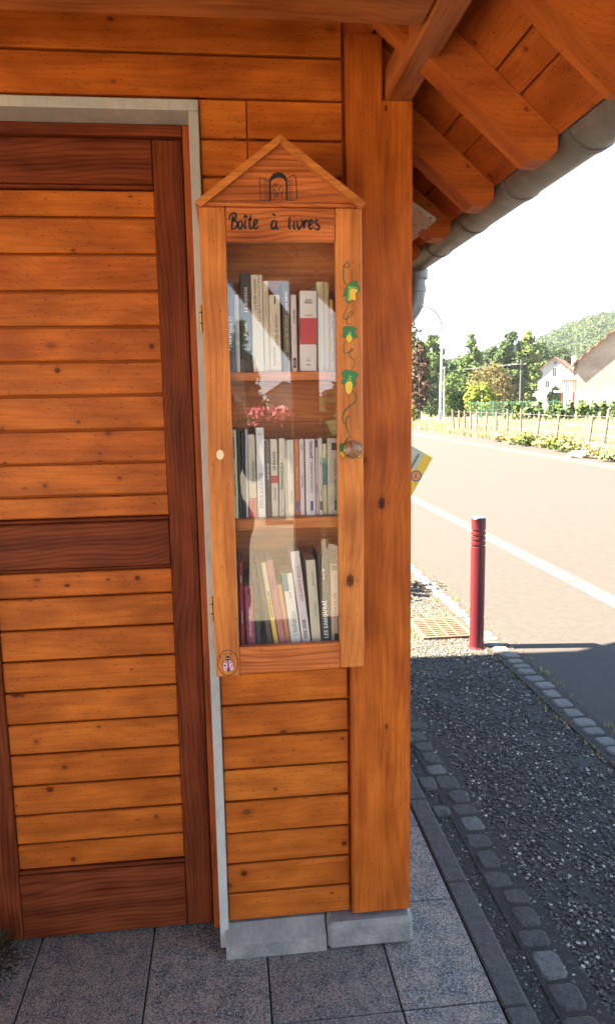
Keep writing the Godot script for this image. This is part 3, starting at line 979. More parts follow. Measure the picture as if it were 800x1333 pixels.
func paint(b: Node, rail: Node, sl: Node, sr: Node, off: Vector3) -> void:
	var o2 := Vector2(off.x, off.y)
	var mv := func(a: Array) -> Array:
		var r := []
		for p in a: r.append(p + o2)
		return r
	# lettering "Boîte à livres", brushed strokes
	var letters := {
		"letter_B": [[[70, 104], [68, 88], [80, 70], [98, 62], [110, 72], [108, 92], [94, 108], [110, 116], [119, 132], [114, 152], [98, 164], [78, 167]], [[90, 76], [87, 110], [83, 164]]],
		"letter_o": [[[140, 114], [128, 122], [125, 146], [133, 163], [146, 158], [152, 136], [147, 118], [138, 112]]],
		"letter_i": [[[173, 106], [168, 140], [171, 160], [180, 160]], [[162, 96], [173, 80], [184, 94]]],
		"letter_t": [[[205, 74], [199, 120], [200, 154], [212, 163], [218, 156]], [[189, 106], [214, 100]]],
		"letter_e": [[[228, 144], [246, 128], [248, 112], [238, 107], [228, 124], [226, 148], [234, 163], [248, 160], [260, 148]]],
		"letter_a": [[[374, 116], [358, 112], [345, 124], [341, 148], [350, 165], [362, 158], [372, 136]], [[376, 112], [371, 148], [378, 164], [388, 160]], [[348, 66], [366, 80]]],
		"letter_l": [[[462, 84], [456, 130], [458, 160], [468, 166]]],
		"letter_i_": [[[490, 112], [485, 146], [490, 164], [499, 160]], [[486, 84], [489, 88]]],
		"letter_v": [[[508, 112], [509, 140], [516, 165], [530, 154], [542, 132], [540, 112], [532, 106]]],
		"letter_r": [[[558, 110], [553, 140], [552, 165]], [[553, 138], [562, 114], [574, 112], [578, 120]]],
		"letter_e_": [[[586, 146], [604, 130], [607, 114], [597, 108], [587, 124], [584, 148], [592, 165], [604, 163], [614, 152]]],
		"letter_s": [[[646, 112], [634, 106], [626, 120], [636, 136], [650, 148], [648, 166], [634, 170], [620, 160]]]}
	for k in letters:
		var st := mb()
		for s in letters[k]:
			stroke(st, smooth_pts(mv.call(zp(285, 265, 0.2, s, ZF - 0.001)), 5), 0.0028, 0.0054, ZF - 0.0004)
		obj("letter", st, M.paint_black, rail)
	# girl looking out of an arched window with open shutters
	var z := 0.1966
	var em := func(a: Array) -> Array: return mv.call(zp(325, 215, 0.09375, a, 0.196))
	var st := mb()
	var arch := [[268, 495], [268, 215], [290, 160], [330, 115], [395, 98], [455, 112], [500, 155], [523, 215], [525, 490], [500, 490], [495, 225], [470, 192], [430, 175], [395, 172], [355, 180], [310, 205], [292, 230], [297, 495]]
	flat_poly(st, em.call(arch), z)
	for s in [[[270, 240], [215, 190], [135, 172], [140, 300], [148, 490], [290, 497]], [[520, 195], [560, 155], [620, 143], [640, 180], [648, 330], [655, 470], [620, 490], [515, 490]]]:
		stroke(st, em.call(s), 0.0012, 0.0020, z)
	for i in 11:
		var y := 205 + i * 26
		stroke(st, smooth_pts(em.call([[185, y + 4], [225, y + 8], [268, y + 16]]), 3), 0.0005, 0.0013, z)
		stroke(st, smooth_pts(em.call([[525, y + 14], [560, y + 6], [600, y - 2]]), 3), 0.0005, 0.0013, z)
	for s in [[[330, 300], [318, 360], [345, 420], [330, 490]], [[460, 300], [465, 360], [440, 410], [455, 480], [430, 510]], [[330, 300], [350, 250], [370, 300], [392, 235]], [[400, 330], [440, 290], [455, 300]], [[310, 290], [345, 270]], [[370, 515], [355, 555]], [[415, 515], [430, 555], [410, 555]], [[345, 400], [370, 440], [400, 430], [440, 400]]]:
		stroke(st, smooth_pts(em.call(s), 4), 0.0009, 0.0016, z)
	for e in [[352, 348, 9, 16], [405, 340, 9, 16], [380, 402, 16, 20]]:
		var pl := []
		for k in 10: pl.append([e[0] + cos(TAU * k / 10) * e[2], e[1] + sin(TAU * k / 10) * e[3]])
		flat_poly(st, em.call(pl), z + 0.0002)
	obj("window_drawing", st, M.paint_black, b)
	# ladybird in a ring
	var lb := func(a: Array) -> Array: return mv.call(zp(275, 840, 0.0625, a))
	st = mb()
	var ring := []
	for k in 33: ring.append([345 + cos(TAU * k / 32) * 212, 362 + sin(TAU * k / 32) * 262])
	stroke(st, lb.call(ring), 0.0018, 0.0018, ZF + 0.0004)
	for s in [[[160, 215], [195, 225], [200, 260], [170, 285]], [[172, 325], [168, 380]], [[262, 165], [265, 195], [300, 200]], [[305, 165], [310, 200]], [[375, 190], [385, 165], [410, 170], [408, 200], [375, 195]], [[455, 305], [480, 292]], [[480, 360], [495, 355]], [[495, 438], [510, 438]], [[245, 345], [228, 320]], [[232, 400], [210, 392]], [[235, 480], [212, 510]]]:
		stroke(st, lb.call(s), 0.0012, 0.0017, ZF + 0.0004)
	var shell := []
	for k in 24: shell.append([355 + cos(TAU * k / 24) * 125, 425 + sin(TAU * k / 24) * (118 if k < 12 else 125)])
	flat_poly(st, lb.call(shell), ZF + 0.0004)
	var hd := []
	for k in 16: hd.append([345 + cos(TAU * k / 16) * 55, 272 + sin(TAU * k / 16) * 55])
	flat_poly(st, lb.call(hd), ZF + 0.0006)
	var lady := obj("ladybird_drawing", st, M.paint_black, sl)
	st = mb()
	flat_poly(st, lb.call([[335, 315], [290, 325], [255, 370], [242, 430], [255, 490], [290, 535], [320, 530], [338, 480]]), ZF + 0.0008)
	flat_poly(st, lb.call([[365, 305], [410, 320], [450, 370], [465, 430], [455, 495], [415, 530], [385, 510], [368, 460]]), ZF + 0.0008)
	obj("wing_case", st, M.pink, lady)
	st = mb()
	for e in [[305, 352, 16, 22], [283, 420, 22, 24], [300, 482, 14, 18], [402, 355, 16, 22], [432, 420, 16, 24], [395, 468, 14, 20]]:
		var pl := []
		for k in 10: pl.append([e[0] + cos(TAU * k / 10) * e[2], e[1] + sin(TAU * k / 10) * e[3]])
		flat_poly(st, lb.call(pl), ZF + 0.0012)
	obj("spot", st, M.paint_black, lady)
	st = mb()
	for e in [[322, 270, 12, 15], [370, 270, 12, 14]]:
		var pl := []
		for k in 10: pl.append([e[0] + cos(TAU * k / 10) * e[2], e[1] + sin(TAU * k / 10) * e[3]])
		flat_poly(st, lb.call(pl), ZF + 0.0012)
	obj("eye", st, M.white_frame, lady)
	# vine on the right stile: stem and leaves
	var v1 := func(a: Array) -> Array: return mv.call(zp(440, 330, 0.075, a))
	var v2 := func(a: Array) -> Array: return mv.call(zp(436, 415, 0.0713, a))
	var v3 := func(a: Array) -> Array: return mv.call(zp(436, 500, 0.0825, a))
	var stem_paint := mat(0.015, 0.075, 0.02, 0.5)
	var stems := [v1.call([[80, 205], [120, 225], [165, 250], [185, 190], [160, 150], [115, 190], [90, 260], [85, 400], [105, 490], [160, 545]]), v1.call([[210, 830], [160, 930], [110, 1040], [88, 1110], [120, 1140], [190, 1110], [250, 1040], [235, 1005], [180, 1050], [140, 1130], [150, 1215], [215, 1220], [205, 1255]]), v2.call([[205, 390], [160, 470], [150, 570], [175, 620], [245, 620], [310, 580], [315, 545], [280, 560], [250, 620], [260, 690], [330, 735], [360, 810], [330, 880], [285, 945]]), v3.call([[260, 105], [315, 150], [335, 220], [290, 300], [190, 380], [125, 470], [115, 570], [150, 630], [175, 620]]), v3.call([[225, 520], [215, 500], [185, 530], [172, 600], [180, 680], [215, 780], [260, 870]]), v3.call([[225, 825], [175, 890], [145, 960], [115, 1010]])]
	var vi := 0
	for s in stems:
		st = mb()
		stroke(st, smooth_pts(s, 6), 0.0014, 0.0022 if vi < 3 else 0.0034, ZF + 0.0004)
		vi += 1
		obj("vine_stem", st, stem_paint, sr)
	var leaves := [
		[v1, [[160, 550], [190, 520], [250, 480], [330, 470], [325, 545], [360, 580], [375, 630], [340, 670], [300, 700], [300, 760], [315, 810], [270, 820], [235, 795], [205, 830], [165, 865], [130, 820], [145, 750], [75, 750], [110, 660], [125, 600]], [[215, 605], [290, 610], [345, 640], [295, 700], [298, 760], [308, 805], [270, 815], [235, 790], [205, 825], [185, 820], [195, 740], [190, 660]], [[165, 560], [230, 570], [320, 585], [355, 610], [300, 605], [215, 600], [185, 640], [180, 800], [165, 850], [150, 800], [165, 700]]],
		[v2, [[265, 145], [220, 130], [170, 140], [135, 190], [165, 240], [130, 295], [150, 345], [200, 350], [205, 395], [240, 430], [215, 465], [280, 420], [320, 400], [320, 355], [370, 360], [400, 325], [370, 270], [355, 225], [390, 185], [355, 145], [310, 140]], [[250, 285], [200, 330], [205, 385], [240, 430], [225, 455], [290, 410], [310, 370], [300, 320], [275, 295]], [[265, 225], [215, 290], [195, 330], [250, 280], [300, 310], [285, 250]]],
		[v2, [[290, 950], [220, 930], [150, 940], [115, 1000], [140, 1060], [175, 1085], [110, 1140], [120, 1180], [170, 1200], [180, 1300], [205, 1340], [240, 1390], [290, 1340], [310, 1270], [360, 1220], [385, 1170], [350, 1110], [400, 1070], [430, 1020], [380, 970]], [[245, 1130], [180, 1190], [185, 1290], [205, 1340], [240, 1385], [290, 1335], [320, 1220], [300, 1150]], [[270, 985], [262, 1050], [215, 1030], [262, 1065], [180, 1150], [250, 1110], [310, 1140], [272, 1065], [340, 1050], [274, 1045]]],
		[v3, [[90, 930], [60, 970], [70, 1030], [70, 1100], [110, 1150], [112, 1195], [150, 1135], [185, 1080], [150, 1010], [130, 950]], [[78, 1060], [72, 1100], [110, 1145], [112, 1180], [150, 1130], [120, 1070]], []],
		[v3, [[370, 920], [410, 960], [415, 1050], [405, 1165], [360, 1160], [340, 1100], [350, 1000]], [[375, 1000], [408, 1050], [400, 1160], [362, 1150], [355, 1080]], []]]
	for l in leaves:
		var f: Callable = l[0]
		st = mb()
		flat_poly(st, f.call(l[1]), ZF + 0.0006)
		var lf := obj("painted_leaf", st, M.green, sr)
		st = mb()
		flat_poly(st, f.call(l[2]), ZF + 0.0009)
		obj("leaf_tip", st, M.yellow, lf)
		if l[2].size() > 0 and l[3].size() > 0:
			st = mb()
			flat_poly(st, f.call(l[3]), ZF + 0.0012)
			obj("leaf_vein", st, M.green_light, lf)
		st = mb()
		var edge: Array = f.call(l[1])
		edge.append(edge[0])
		stroke(st, edge, 0.0005, 0.0010, ZF + 0.0008)
		obj("outline", st, mat(0.012, 0.04, 0.015, 0.5), lf)

# ------------------------------------------------------------------ books
# left, right and top edge in photo pixels at the top, left/right at the foot, colours and spine print
func book(label: String, shelf: float, zs: float, tl: float, tr: float, ty: float, bl: float, br: float, by: float, col: Array, depth: float, prints: Array = []) -> void:
	var pb := on_z(bl, by, zs)
	var pbr := on_z(br, by, zs)
	var pt := on_z(tl, ty, zs)
	var w: float = pbr.x - pb.x
	var lean := atan2(pb.x - pt.x, pt.y - pb.y)
	if absf(lean) < 0.016: lean = 0.0
	var h: float = (pt.y - shelf) / cos(lean)
	w *= cos(lean)
	var pos := Vector3(pb.x, shelf + 0.0006, zs)
	if lean < 0.0: pos = Vector3(pbr.x, shelf + 0.0006, zs)
	var t := thing("book", label, "book", pos, "books in the cabinet")
	t.rotation.z = lean
	var x0 := 0.0 if lean >= 0.0 else -w
	var m := mat(col[0], col[1], col[2], 0.5)
	# cover: spine slightly rounded, two boards
	var st := mb()
	var sp := PackedVector2Array()
	var n := 6
	var th: float = min(0.0012, w * 0.2)
	var poly := [Vector2(x0, -depth), Vector2(x0, -0.002)]
	for k in n + 1:
		var a := PI * k / n
		poly.append(Vector2(x0 + w * 0.5 - cos(a) * w * 0.5, -0.002 + sin(a) * min(0.002, w * 0.12)))
	poly.append_array([Vector2(x0 + w, -0.002), Vector2(x0 + w, -depth), Vector2(x0 + w - th, -depth), Vector2(x0 + w - th, -0.005), Vector2(x0 + th, -0.005), Vector2(x0 + th, -depth)])
	# drop doubled corner points
	var pp := PackedVector2Array()
	for q in poly:
		if pp.size() == 0 or pp[pp.size() - 1].distance_to(q) > 1e-5: pp.append(q)
	# extrude upward: prism in (x, depth) plane turned to stand up
	prism(st, pp, 0.0, h, Transform3D(Basis(Vector3(1, 0, 0), Vector3(0, 0, 1), Vector3(0, 1, 0)), Vector3.ZERO))
	var cover := obj("cover", st, m, t)
	st = mb()
	box(st, Vector3(x0 + th + 0.0001, 0.001, -depth + 0.002), Vector3(x0 + w - th - 0.0001, h - 0.0015, -0.0052))
	obj("pages", st, M.pages, t)
	var zf: float = min(0.002, w * 0.12) - 0.002
	for p in prints:
		var kind: String = p[0]
		if kind == "band":
			# [band, from, to, colour] along the height, wraps the spine
			var bs := mb()
			box(bs, Vector3(x0 - 0.0002, h * p[1], -0.012), Vector3(x0 + w + 0.0002, h * p[2], zf + 0.0006), 0.0005)
			obj("band", bs, mat(p[3][0], p[3][1], p[3][2], 0.4), t)
		elif kind == "block":
			# [block, from, to, left, right, colour] flat print on the spine
			var bs := mb()
			box(bs, Vector3(x0 + w * p[3], h * p[1], zf - 0.002), Vector3(x0 + w * p[4], h * p[2], zf + 0.0004))
			obj("spine_print", bs, mat(p[5][0], p[5][1], p[5][2], 0.5), t)
		else:
			# [text, words, middle of the height, letter height share of the width, colour, font, bold, upright?, x share]
			var tm := text_mesh(p[1], w * p[3], p[5] if p.size() > 5 else "Droid Sans", p[6] if p.size() > 6 else false, p[7] if p.size() > 7 else false)
			var xx: float = p[8] if p.size() > 8 else 0.5
			var o := MeshInstance3D.new()
			o.name = "title"
			o.mesh = tm
			o.material_override = mat(p[4][0], p[4][1], p[4][2], 0.5)
			t.add_child(o, true)
			o.rotation.z = 0.0 if kind == "flat" else PI / 2
			o.position = Vector3(x0 + w * xx, h * p[2], zf + 0.0006)
func fill_books() -> void:
	var K := [0.02, 0.02, 0.022]
	var W := [0.75, 0.74, 0.72]
	var cream := [0.60, 0.52, 0.38]
	var cream2 := [0.62, 0.56, 0.43]
	var whitep := [0.66, 0.62, 0.60]
	var red := [0.45, 0.03, 0.035]
	var navy := [0.05, 0.09, 0.17]
	var s1 := 1.6205
	var s2 := 1.2735
	var s3 := 0.9485
	var z1 := 0.145
	var z2 := 0.14
	# top shelf
	book("dark blue paperback with white title, at the hinge end of the top shelf", s1, z1, 293.5, 305.5, 366, 296, 307, 482, navy, 0.11, [["text", "L'HERITAGE DE", 0.45, 0.55, W, "Droid Sans", false, false]])
	book("thin pale grey paperback between dark blue and black books, top shelf", s1, z1, 305.8, 311.6, 384, 307.5, 313, 482, [0.5, 0.52, 0.54], 0.11)
	book("black hardback with white script title, top shelf", s1, z1, 311.9, 327.0, 357, 313.4, 327.8, 482, [0.015, 0.015, 0.02], 0.12, [["text", "Le mystère", 0.74, 0.42, W, "Droid Serif", false, true], ["text", "R. Moretti", 0.42, 0.34, W, "Droid Serif", false, true]])
	book("tallest cream book with two lines of handwritten title, top shelf", s1, z1 + 0.006, 327.8, 342.8, 358, 329.8, 343.8, 482, cream2, 0.12, [["text", "La belle amante", 0.80, 0.36, K, "Droid Serif", false, true, 0.32], ["text", "La Clef du Coeur d'Orsel", 0.76, 0.36, [0.25, 0.05, 0.03], "Droid Serif", false, true, 0.68]])
	book("narrow cream paperback beside the tallest cream book, top shelf", s1, z1, 343.2, 349.8, 366, 344.4, 351.4, 482, cream, 0.11, [["text", "La Chambre des Dames", 0.72, 0.5, [0.30, 0.2, 0.12], "Droid Serif"]])
	book("beige paperback with a small black block at its spine head, top shelf", s1, z1 + 0.004, 351.0, 365.0, 384, 352.0, 366.0, 482, [0.57, 0.50, 0.38], 0.11, [["block", 0.88, 0.985, 0.48, 0.6, K], ["text", "Le fils de la terre", 0.55, 0.34, [0.12, 0.08, 0.06], "Droid Serif", false, false, 0.62], ["text", "Jean Dorval", 0.2, 0.3, [0.12, 0.08, 0.06], "Droid Serif", false, false, 0.38]])
	book("dark brown paperback with gold title, top shelf", s1, z1, 368.8, 377.8, 366, 369.6, 378.4, 482, [0.07, 0.06, 0.05], 0.11, [["text", "Louise de Mornay", 0.42, 0.62, [0.60, 0.45, 0.16], "Droid Serif", false, true], ["text", "Anne Salvan", 0.78, 0.5, W]])
	book("pale pink paperback with a black badge at its foot, top shelf", s1, z1, 378.6, 386.0, 384, 380.0, 387.2, 482, [0.60, 0.52, 0.50], 0.11, [["block", 0.05, 0.18, 0.25, 0.8, K], ["text", "JOCK", 0.115, 0.4, W], ["text", "Les années", 0.72, 0.5, K]])
	book("thick white book with a wide red band, top shelf", s1, z1 + 0.012, 390.4, 411.0, 379, 390.6, 412.0, 482, whitep, 0.12, [["band", 0.335, 0.665, red], ["flat", "JEAN", 0.885, 0.16, K], ["flat", "MAREL", 0.855, 0.16, K], ["flat", "roman", 0.70, 0.15, K], ["flat", "1", 0.165, 0.14, K], ["flat", "GALL", 0.135, 0.14, K], ["flat", "IMA", 0.08, 0.14, K]])
	book("aged cream paperback with worn spine beside the red banded book, top shelf", s1, z1, 412.8, 422.0, 367, 413.6, 422.6, 482, [0.55, 0.47, 0.32], 0.11, [["block", 0.0, 0.62, 0.3, 0.36, [0.36, 0.27, 0.15]]])
	book("aged cream paperback with brown creased edge, top shelf", s1, z1 - 0.002, 422.4, 428.6, 367.5, 423.0, 429.2, 482, [0.50, 0.40, 0.24], 0.11)
	book("thin orange paperback at the knob end of the top shelf", s1, z1, 430.2, 434.2, 390, 430.4, 434.4, 482, [0.62, 0.32, 0.05], 0.10, [["text", "Premiers contes", 0.7, 0.6, K], ["text", "Paul Noir", 0.2, 0.6, K]])
	# middle shelf
	book("pale yellow book titled in brown capitals, at the hinge end of the middle shelf", s2, 0.158, 300.4, 308.8, 560, 303.4, 310.6, 673, [0.60, 0.54, 0.34], 0.12, [["text", "GRAND CAP", 0.38, 0.72, [0.30, 0.22, 0.10], "Droid Sans"], ["text", "olivier bourdeaut", 0.80, 0.46, K, "Droid Sans", true]])
	book("black hardback next to the pale yellow book, middle shelf", s2, z2, 309.2, 313.6, 558, 311.0, 315.0, 669, [0.012, 0.012, 0.014], 0.12)
	book("black paperback beside the thin silver booklet, middle shelf", s2, z2, 313.9, 318.6, 564, 315.3, 319.6, 669, [0.02, 0.018, 0.02], 0.11)
	book("thin silver grey booklet, middle shelf", s2, z2 + 0.006, 318.9, 322.0, 559, 320.4, 323.2, 669, [0.42, 0.44, 0.47], 0.12)
	book("cream paperback with a red foot on its spine, middle shelf", s2, z2 + 0.005, 323.2, 333.2, 566, 324.8, 334.4, 669, [0.52, 0.49, 0.38], 0.11, [["band", 0.0, 0.235, red], ["text", "L'Amoureuse", 0.55, 0.5, K, "Droid Serif", false, true, 0.6]])
	book("tall white book titled in blue capitals, middle shelf", s2, z2 + 0.01, 334.4, 345.0, 557, 335.8, 346.0, 670, [0.62, 0.62, 0.62], 0.12, [["text", "DEUX AMANTS", 0.30, 0.62, [0.05, 0.09, 0.25], "Droid Serif"], ["flat", "abc", 0.93, 0.4, [0.3, 0.3, 0.3]]])
	book("dark patterned paperback with white letters, middle shelf", s2, z2, 345.8, 352.4, 574, 346.8, 353.2, 667, [0.10, 0.07, 0.06], 0.11, [["text", "Rose sauvage", 0.6, 0.55, W]])
	book("cream paperback with a small red band across the middle, middle shelf", s2, z2 + 0.004, 353.0, 361.8, 572, 354.0, 362.6, 668, [0.58, 0.53, 0.42], 0.11, [["block", 0.435, 0.53, 0.02, 0.98, red], ["text", "LE ROUGE", 0.72, 0.6, K, "Droid Sans", true], ["text", "Marie Fabre", 0.3, 0.35, K]])
	book("cream paperback with a black block capital title, middle shelf", s2, z2 + 0.004, 362.8, 370.0, 571, 363.4, 370.6, 667, [0.57, 0.52, 0.40], 0.11, [["text", "ROMAN POUR DEUX", 0.52, 0.5, K, "Droid Sans", true], ["flat", "7", 0.07, 0.6, K]])
	book("greyish thin paperback with dark page edge, middle shelf", s2, z2, 370.4, 373.8, 573, 371.2, 374.6, 667, [0.42, 0.40, 0.34], 0.11)
	book("greyish white paperback with faint spine print, middle shelf", s2, z2 + 0.004, 374.2, 383.2, 573, 375.0, 383.8, 667, [0.54, 0.51, 0.44], 0.11, [["text", "La maison du lac", 0.70, 0.4, [0.2, 0.2, 0.18]], ["text", "Claire Vial", 0.25, 0.4, [0.2, 0.2, 0.18]]])
	book("orange paperback in the middle of the middle shelf", s2, z2, 384.0, 389.8, 572, 384.6, 390.2, 667, [0.55, 0.17, 0.05], 0.11, [["text", "Un soir d'été", 0.55, 0.55, [0.7, 0.55, 0.35]], ["block", 0.06, 0.19, 0.2, 0.8, [0.12, 0.12, 0.3]]])
	book("slim pinkish white paperback beside the orange one, middle shelf", s2, z2, 390.4, 396.2, 572, 391.0, 396.8, 667, [0.62, 0.56, 0.56], 0.11, [["text", "ANNA", 0.90, 0.5, K], ["text", "le jour se lève", 0.45, 0.45, [0.2, 0.15, 0.15]]])
	book("thick white paperback with a blue badge at its foot, middle shelf", s2, z2 + 0.005, 397.6, 409.8, 572, 398.6, 410.8, 667, [0.62, 0.60, 0.60], 0.11, [["text", "gabrielle", 0.86, 0.42, K, "Droid Sans", true, false, 0.55], ["text", "la femme au parapluie", 0.50, 0.32, K, "Droid Sans", false, false, 0.6], ["block", 0.06, 0.19, 0.45, 0.75, [0.08, 0.1, 0.22]]])
	book("very thin white paperback with a black spine head, middle shelf", s2, z2, 410.6, 414.0, 572, 411.4, 414.6, 667, [0.56, 0.52, 0.52], 0.11, [["block", 0.89, 0.995, 0.1, 0.9, K], ["text", "Nuit blanche", 0.35, 0.6, K]])
	book("white paperback with a black badge at its foot and a pale strip, middle shelf", s2, z2 + 0.003, 414.4, 419.6, 571, 415.2, 420.4, 667, [0.60, 0.55, 0.53], 0.11, [["block", 0.06, 0.18, 0.25, 0.85, K], ["text", "le petit bal", 0.70, 0.45, K], ["text", "Lou Ney", 0.28, 0.5, K]])
	book("short cream paperback with a teal patch, middle shelf", s2, z2, 420.0, 425.2, 578, 420.6, 425.8, 667, [0.60, 0.50, 0.34], 0.11, [["block", 0.42, 0.80, 0.1, 0.9, [0.04, 0.23, 0.25]]])
	book("thick beige paperback with dark picture at spine head, knob end of middle shelf", s2, z2 + 0.005, 426.4, 439.2, 571, 427.2, 440.0, 667, [0.52, 0.45, 0.40], 0.11, [["block", 0.845, 0.94, 0.40, 0.95, [0.06, 0.02, 0.02]], ["text", "Les pas perdus", 0.62, 0.26, K, "Droid Sans", false, false, 0.7], ["text", "Sarah Jolie", 0.34, 0.38, K, "Droid Serif", false, true, 0.7], ["block", 0.06, 0.19, 0.62, 0.84, K]])
	# bottom of the cabinet
	book("dark grey booklet leaning at the hinge end of the cabinet floor", s3, 0.15, 305.0, 308.2, 724, 309.6, 312.6, 840, [0.06, 0.06, 0.065], 0.11)
	book("thin bright red book with white spine title on the cabinet floor", s3, 0.155, 309.4, 314.6, 732, 314.0, 318.4, 840, [0.36, 0.015, 0.02], 0.12, [["text", "Petits plats", 0.80, 0.5, W], ["text", "Figues en cuisine", 0.36, 0.5, W]])
	book("short crimson hardback with a silver title on the cabinet floor", s3, 0.157, 317.2, 328.6, 764, 321.8, 332.8, 839, [0.28, 0.03, 0.07], 0.11, [["text", "LES ENFANTS DU VENT", 0.42, 0.32, W, "Droid Serif"], ["block", 0.88, 0.95, 0.3, 0.7, [0.12, 0.01, 0.03]]])
	book("black leaning hardback beside the crimson book on the cabinet floor", s3, 0.145, 327.0, 333.4, 740, 334.0, 340.0, 838, [0.015, 0.015, 0.017], 0.12)
	book("dark brown leaning paperback before the yellow spine on the cabinet floor", s3, 0.14, 332.8, 339.6, 734, 349.0, 356.0, 838, [0.10, 0.075, 0.05], 0.11)
	book("leaning yellow paperback with dark lettering on the cabinet floor", s3, 0.152, 340.2, 346.2, 733, 357.2, 363.2, 838, [0.66, 0.47, 0.05], 0.11, [["text", "CONTES DE LA LUNE", 0.5, 0.62, K, "Droid Sans", true], ["block", 0.55, 0.99, 0.05, 0.95, [0.55, 0.50, 0.34]]])
	book("leaning dusty pink paperback on the cabinet floor", s3, 0.155, 346.6, 354.8, 730, 364.2, 372.6, 837, [0.42, 0.15, 0.14], 0.11, [["text", "Rosalie", 0.72, 0.5, [0.25, 0.04, 0.04], "Droid Serif"]])
	book("short leaning orange paperback on the cabinet floor", s3, 0.15, 360.6, 367.2, 762, 372.8, 379.0, 836, [0.62, 0.26, 0.10], 0.10)
	book("leaning white book with teal head and grey green title on the cabinet floor", s3, 0.158, 367.4, 381.0, 748, 379.4, 392.4, 836, [0.62, 0.63, 0.58], 0.11, [["block", 0.76, 0.995, 0.02, 0.5, [0.05, 0.20, 0.20]], ["text", "L'hollando", 0.30, 0.55, [0.18, 0.24, 0.18], "Droid Sans", false, false, 0.55], ["text", "Lou", 0.70, 0.4, red]])
	book("leaning white paperback with red title and black author name on the cabinet floor", s3, 0.158, 378.6, 389.8, 719, 393.6, 404.6, 835, [0.66, 0.61, 0.60], 0.11, [["text", "COR ARTISTE ROUGE", 0.66, 0.46, [0.4, 0.03, 0.06], "Droid Sans", false, false, 0.62], ["text", "TOV IGIK", 0.17, 0.56, K, "Droid Sans", true, false, 0.5]])
	book("cream paperback with visible page tops leaning on the cabinet floor", s3, 0.157, 398.2, 410.6, 730, 406.2, 418.0, 834, [0.56, 0.52, 0.38], 0.11, [["text", "Marc Levant", 0.78, 0.28, [0.15, 0.12, 0.08], "Droid Sans", false, false, 0.6], ["text", "un autre jour", 0.42, 0.28, [0.15, 0.12, 0.08], "Droid Sans", false, false, 0.6]])
	book("black book with large white capital title on the cabinet floor", s3, 0.155, 413.4, 426.0, 722, 419.0, 430.8, 833, [0.022, 0.022, 0.02], 0.12, [["text", "LES SAMOURAÏ", 0.27, 0.60, W, "Droid Sans", true], ["text", "Kenji Tao", 0.78, 0.3, W, "Droid Sans", false, false, 0.5]])
	book("beige paperback with red title at the knob end of the cabinet floor", s3, 0.155, 428.8, 438.6, 735, 431.4, 440.4, 832, [0.50, 0.38, 0.28], 0.11, [["text", "aime la vie", 0.48, 0.72, [0.55, 0.06, 0.03], "Droid Sans", true], ["block", 0.92, 0.99, 0.1, 0.9, [0.08, 0.05, 0.04]], ["block", 0.0, 0.12, 0.4, 0.99, K]])
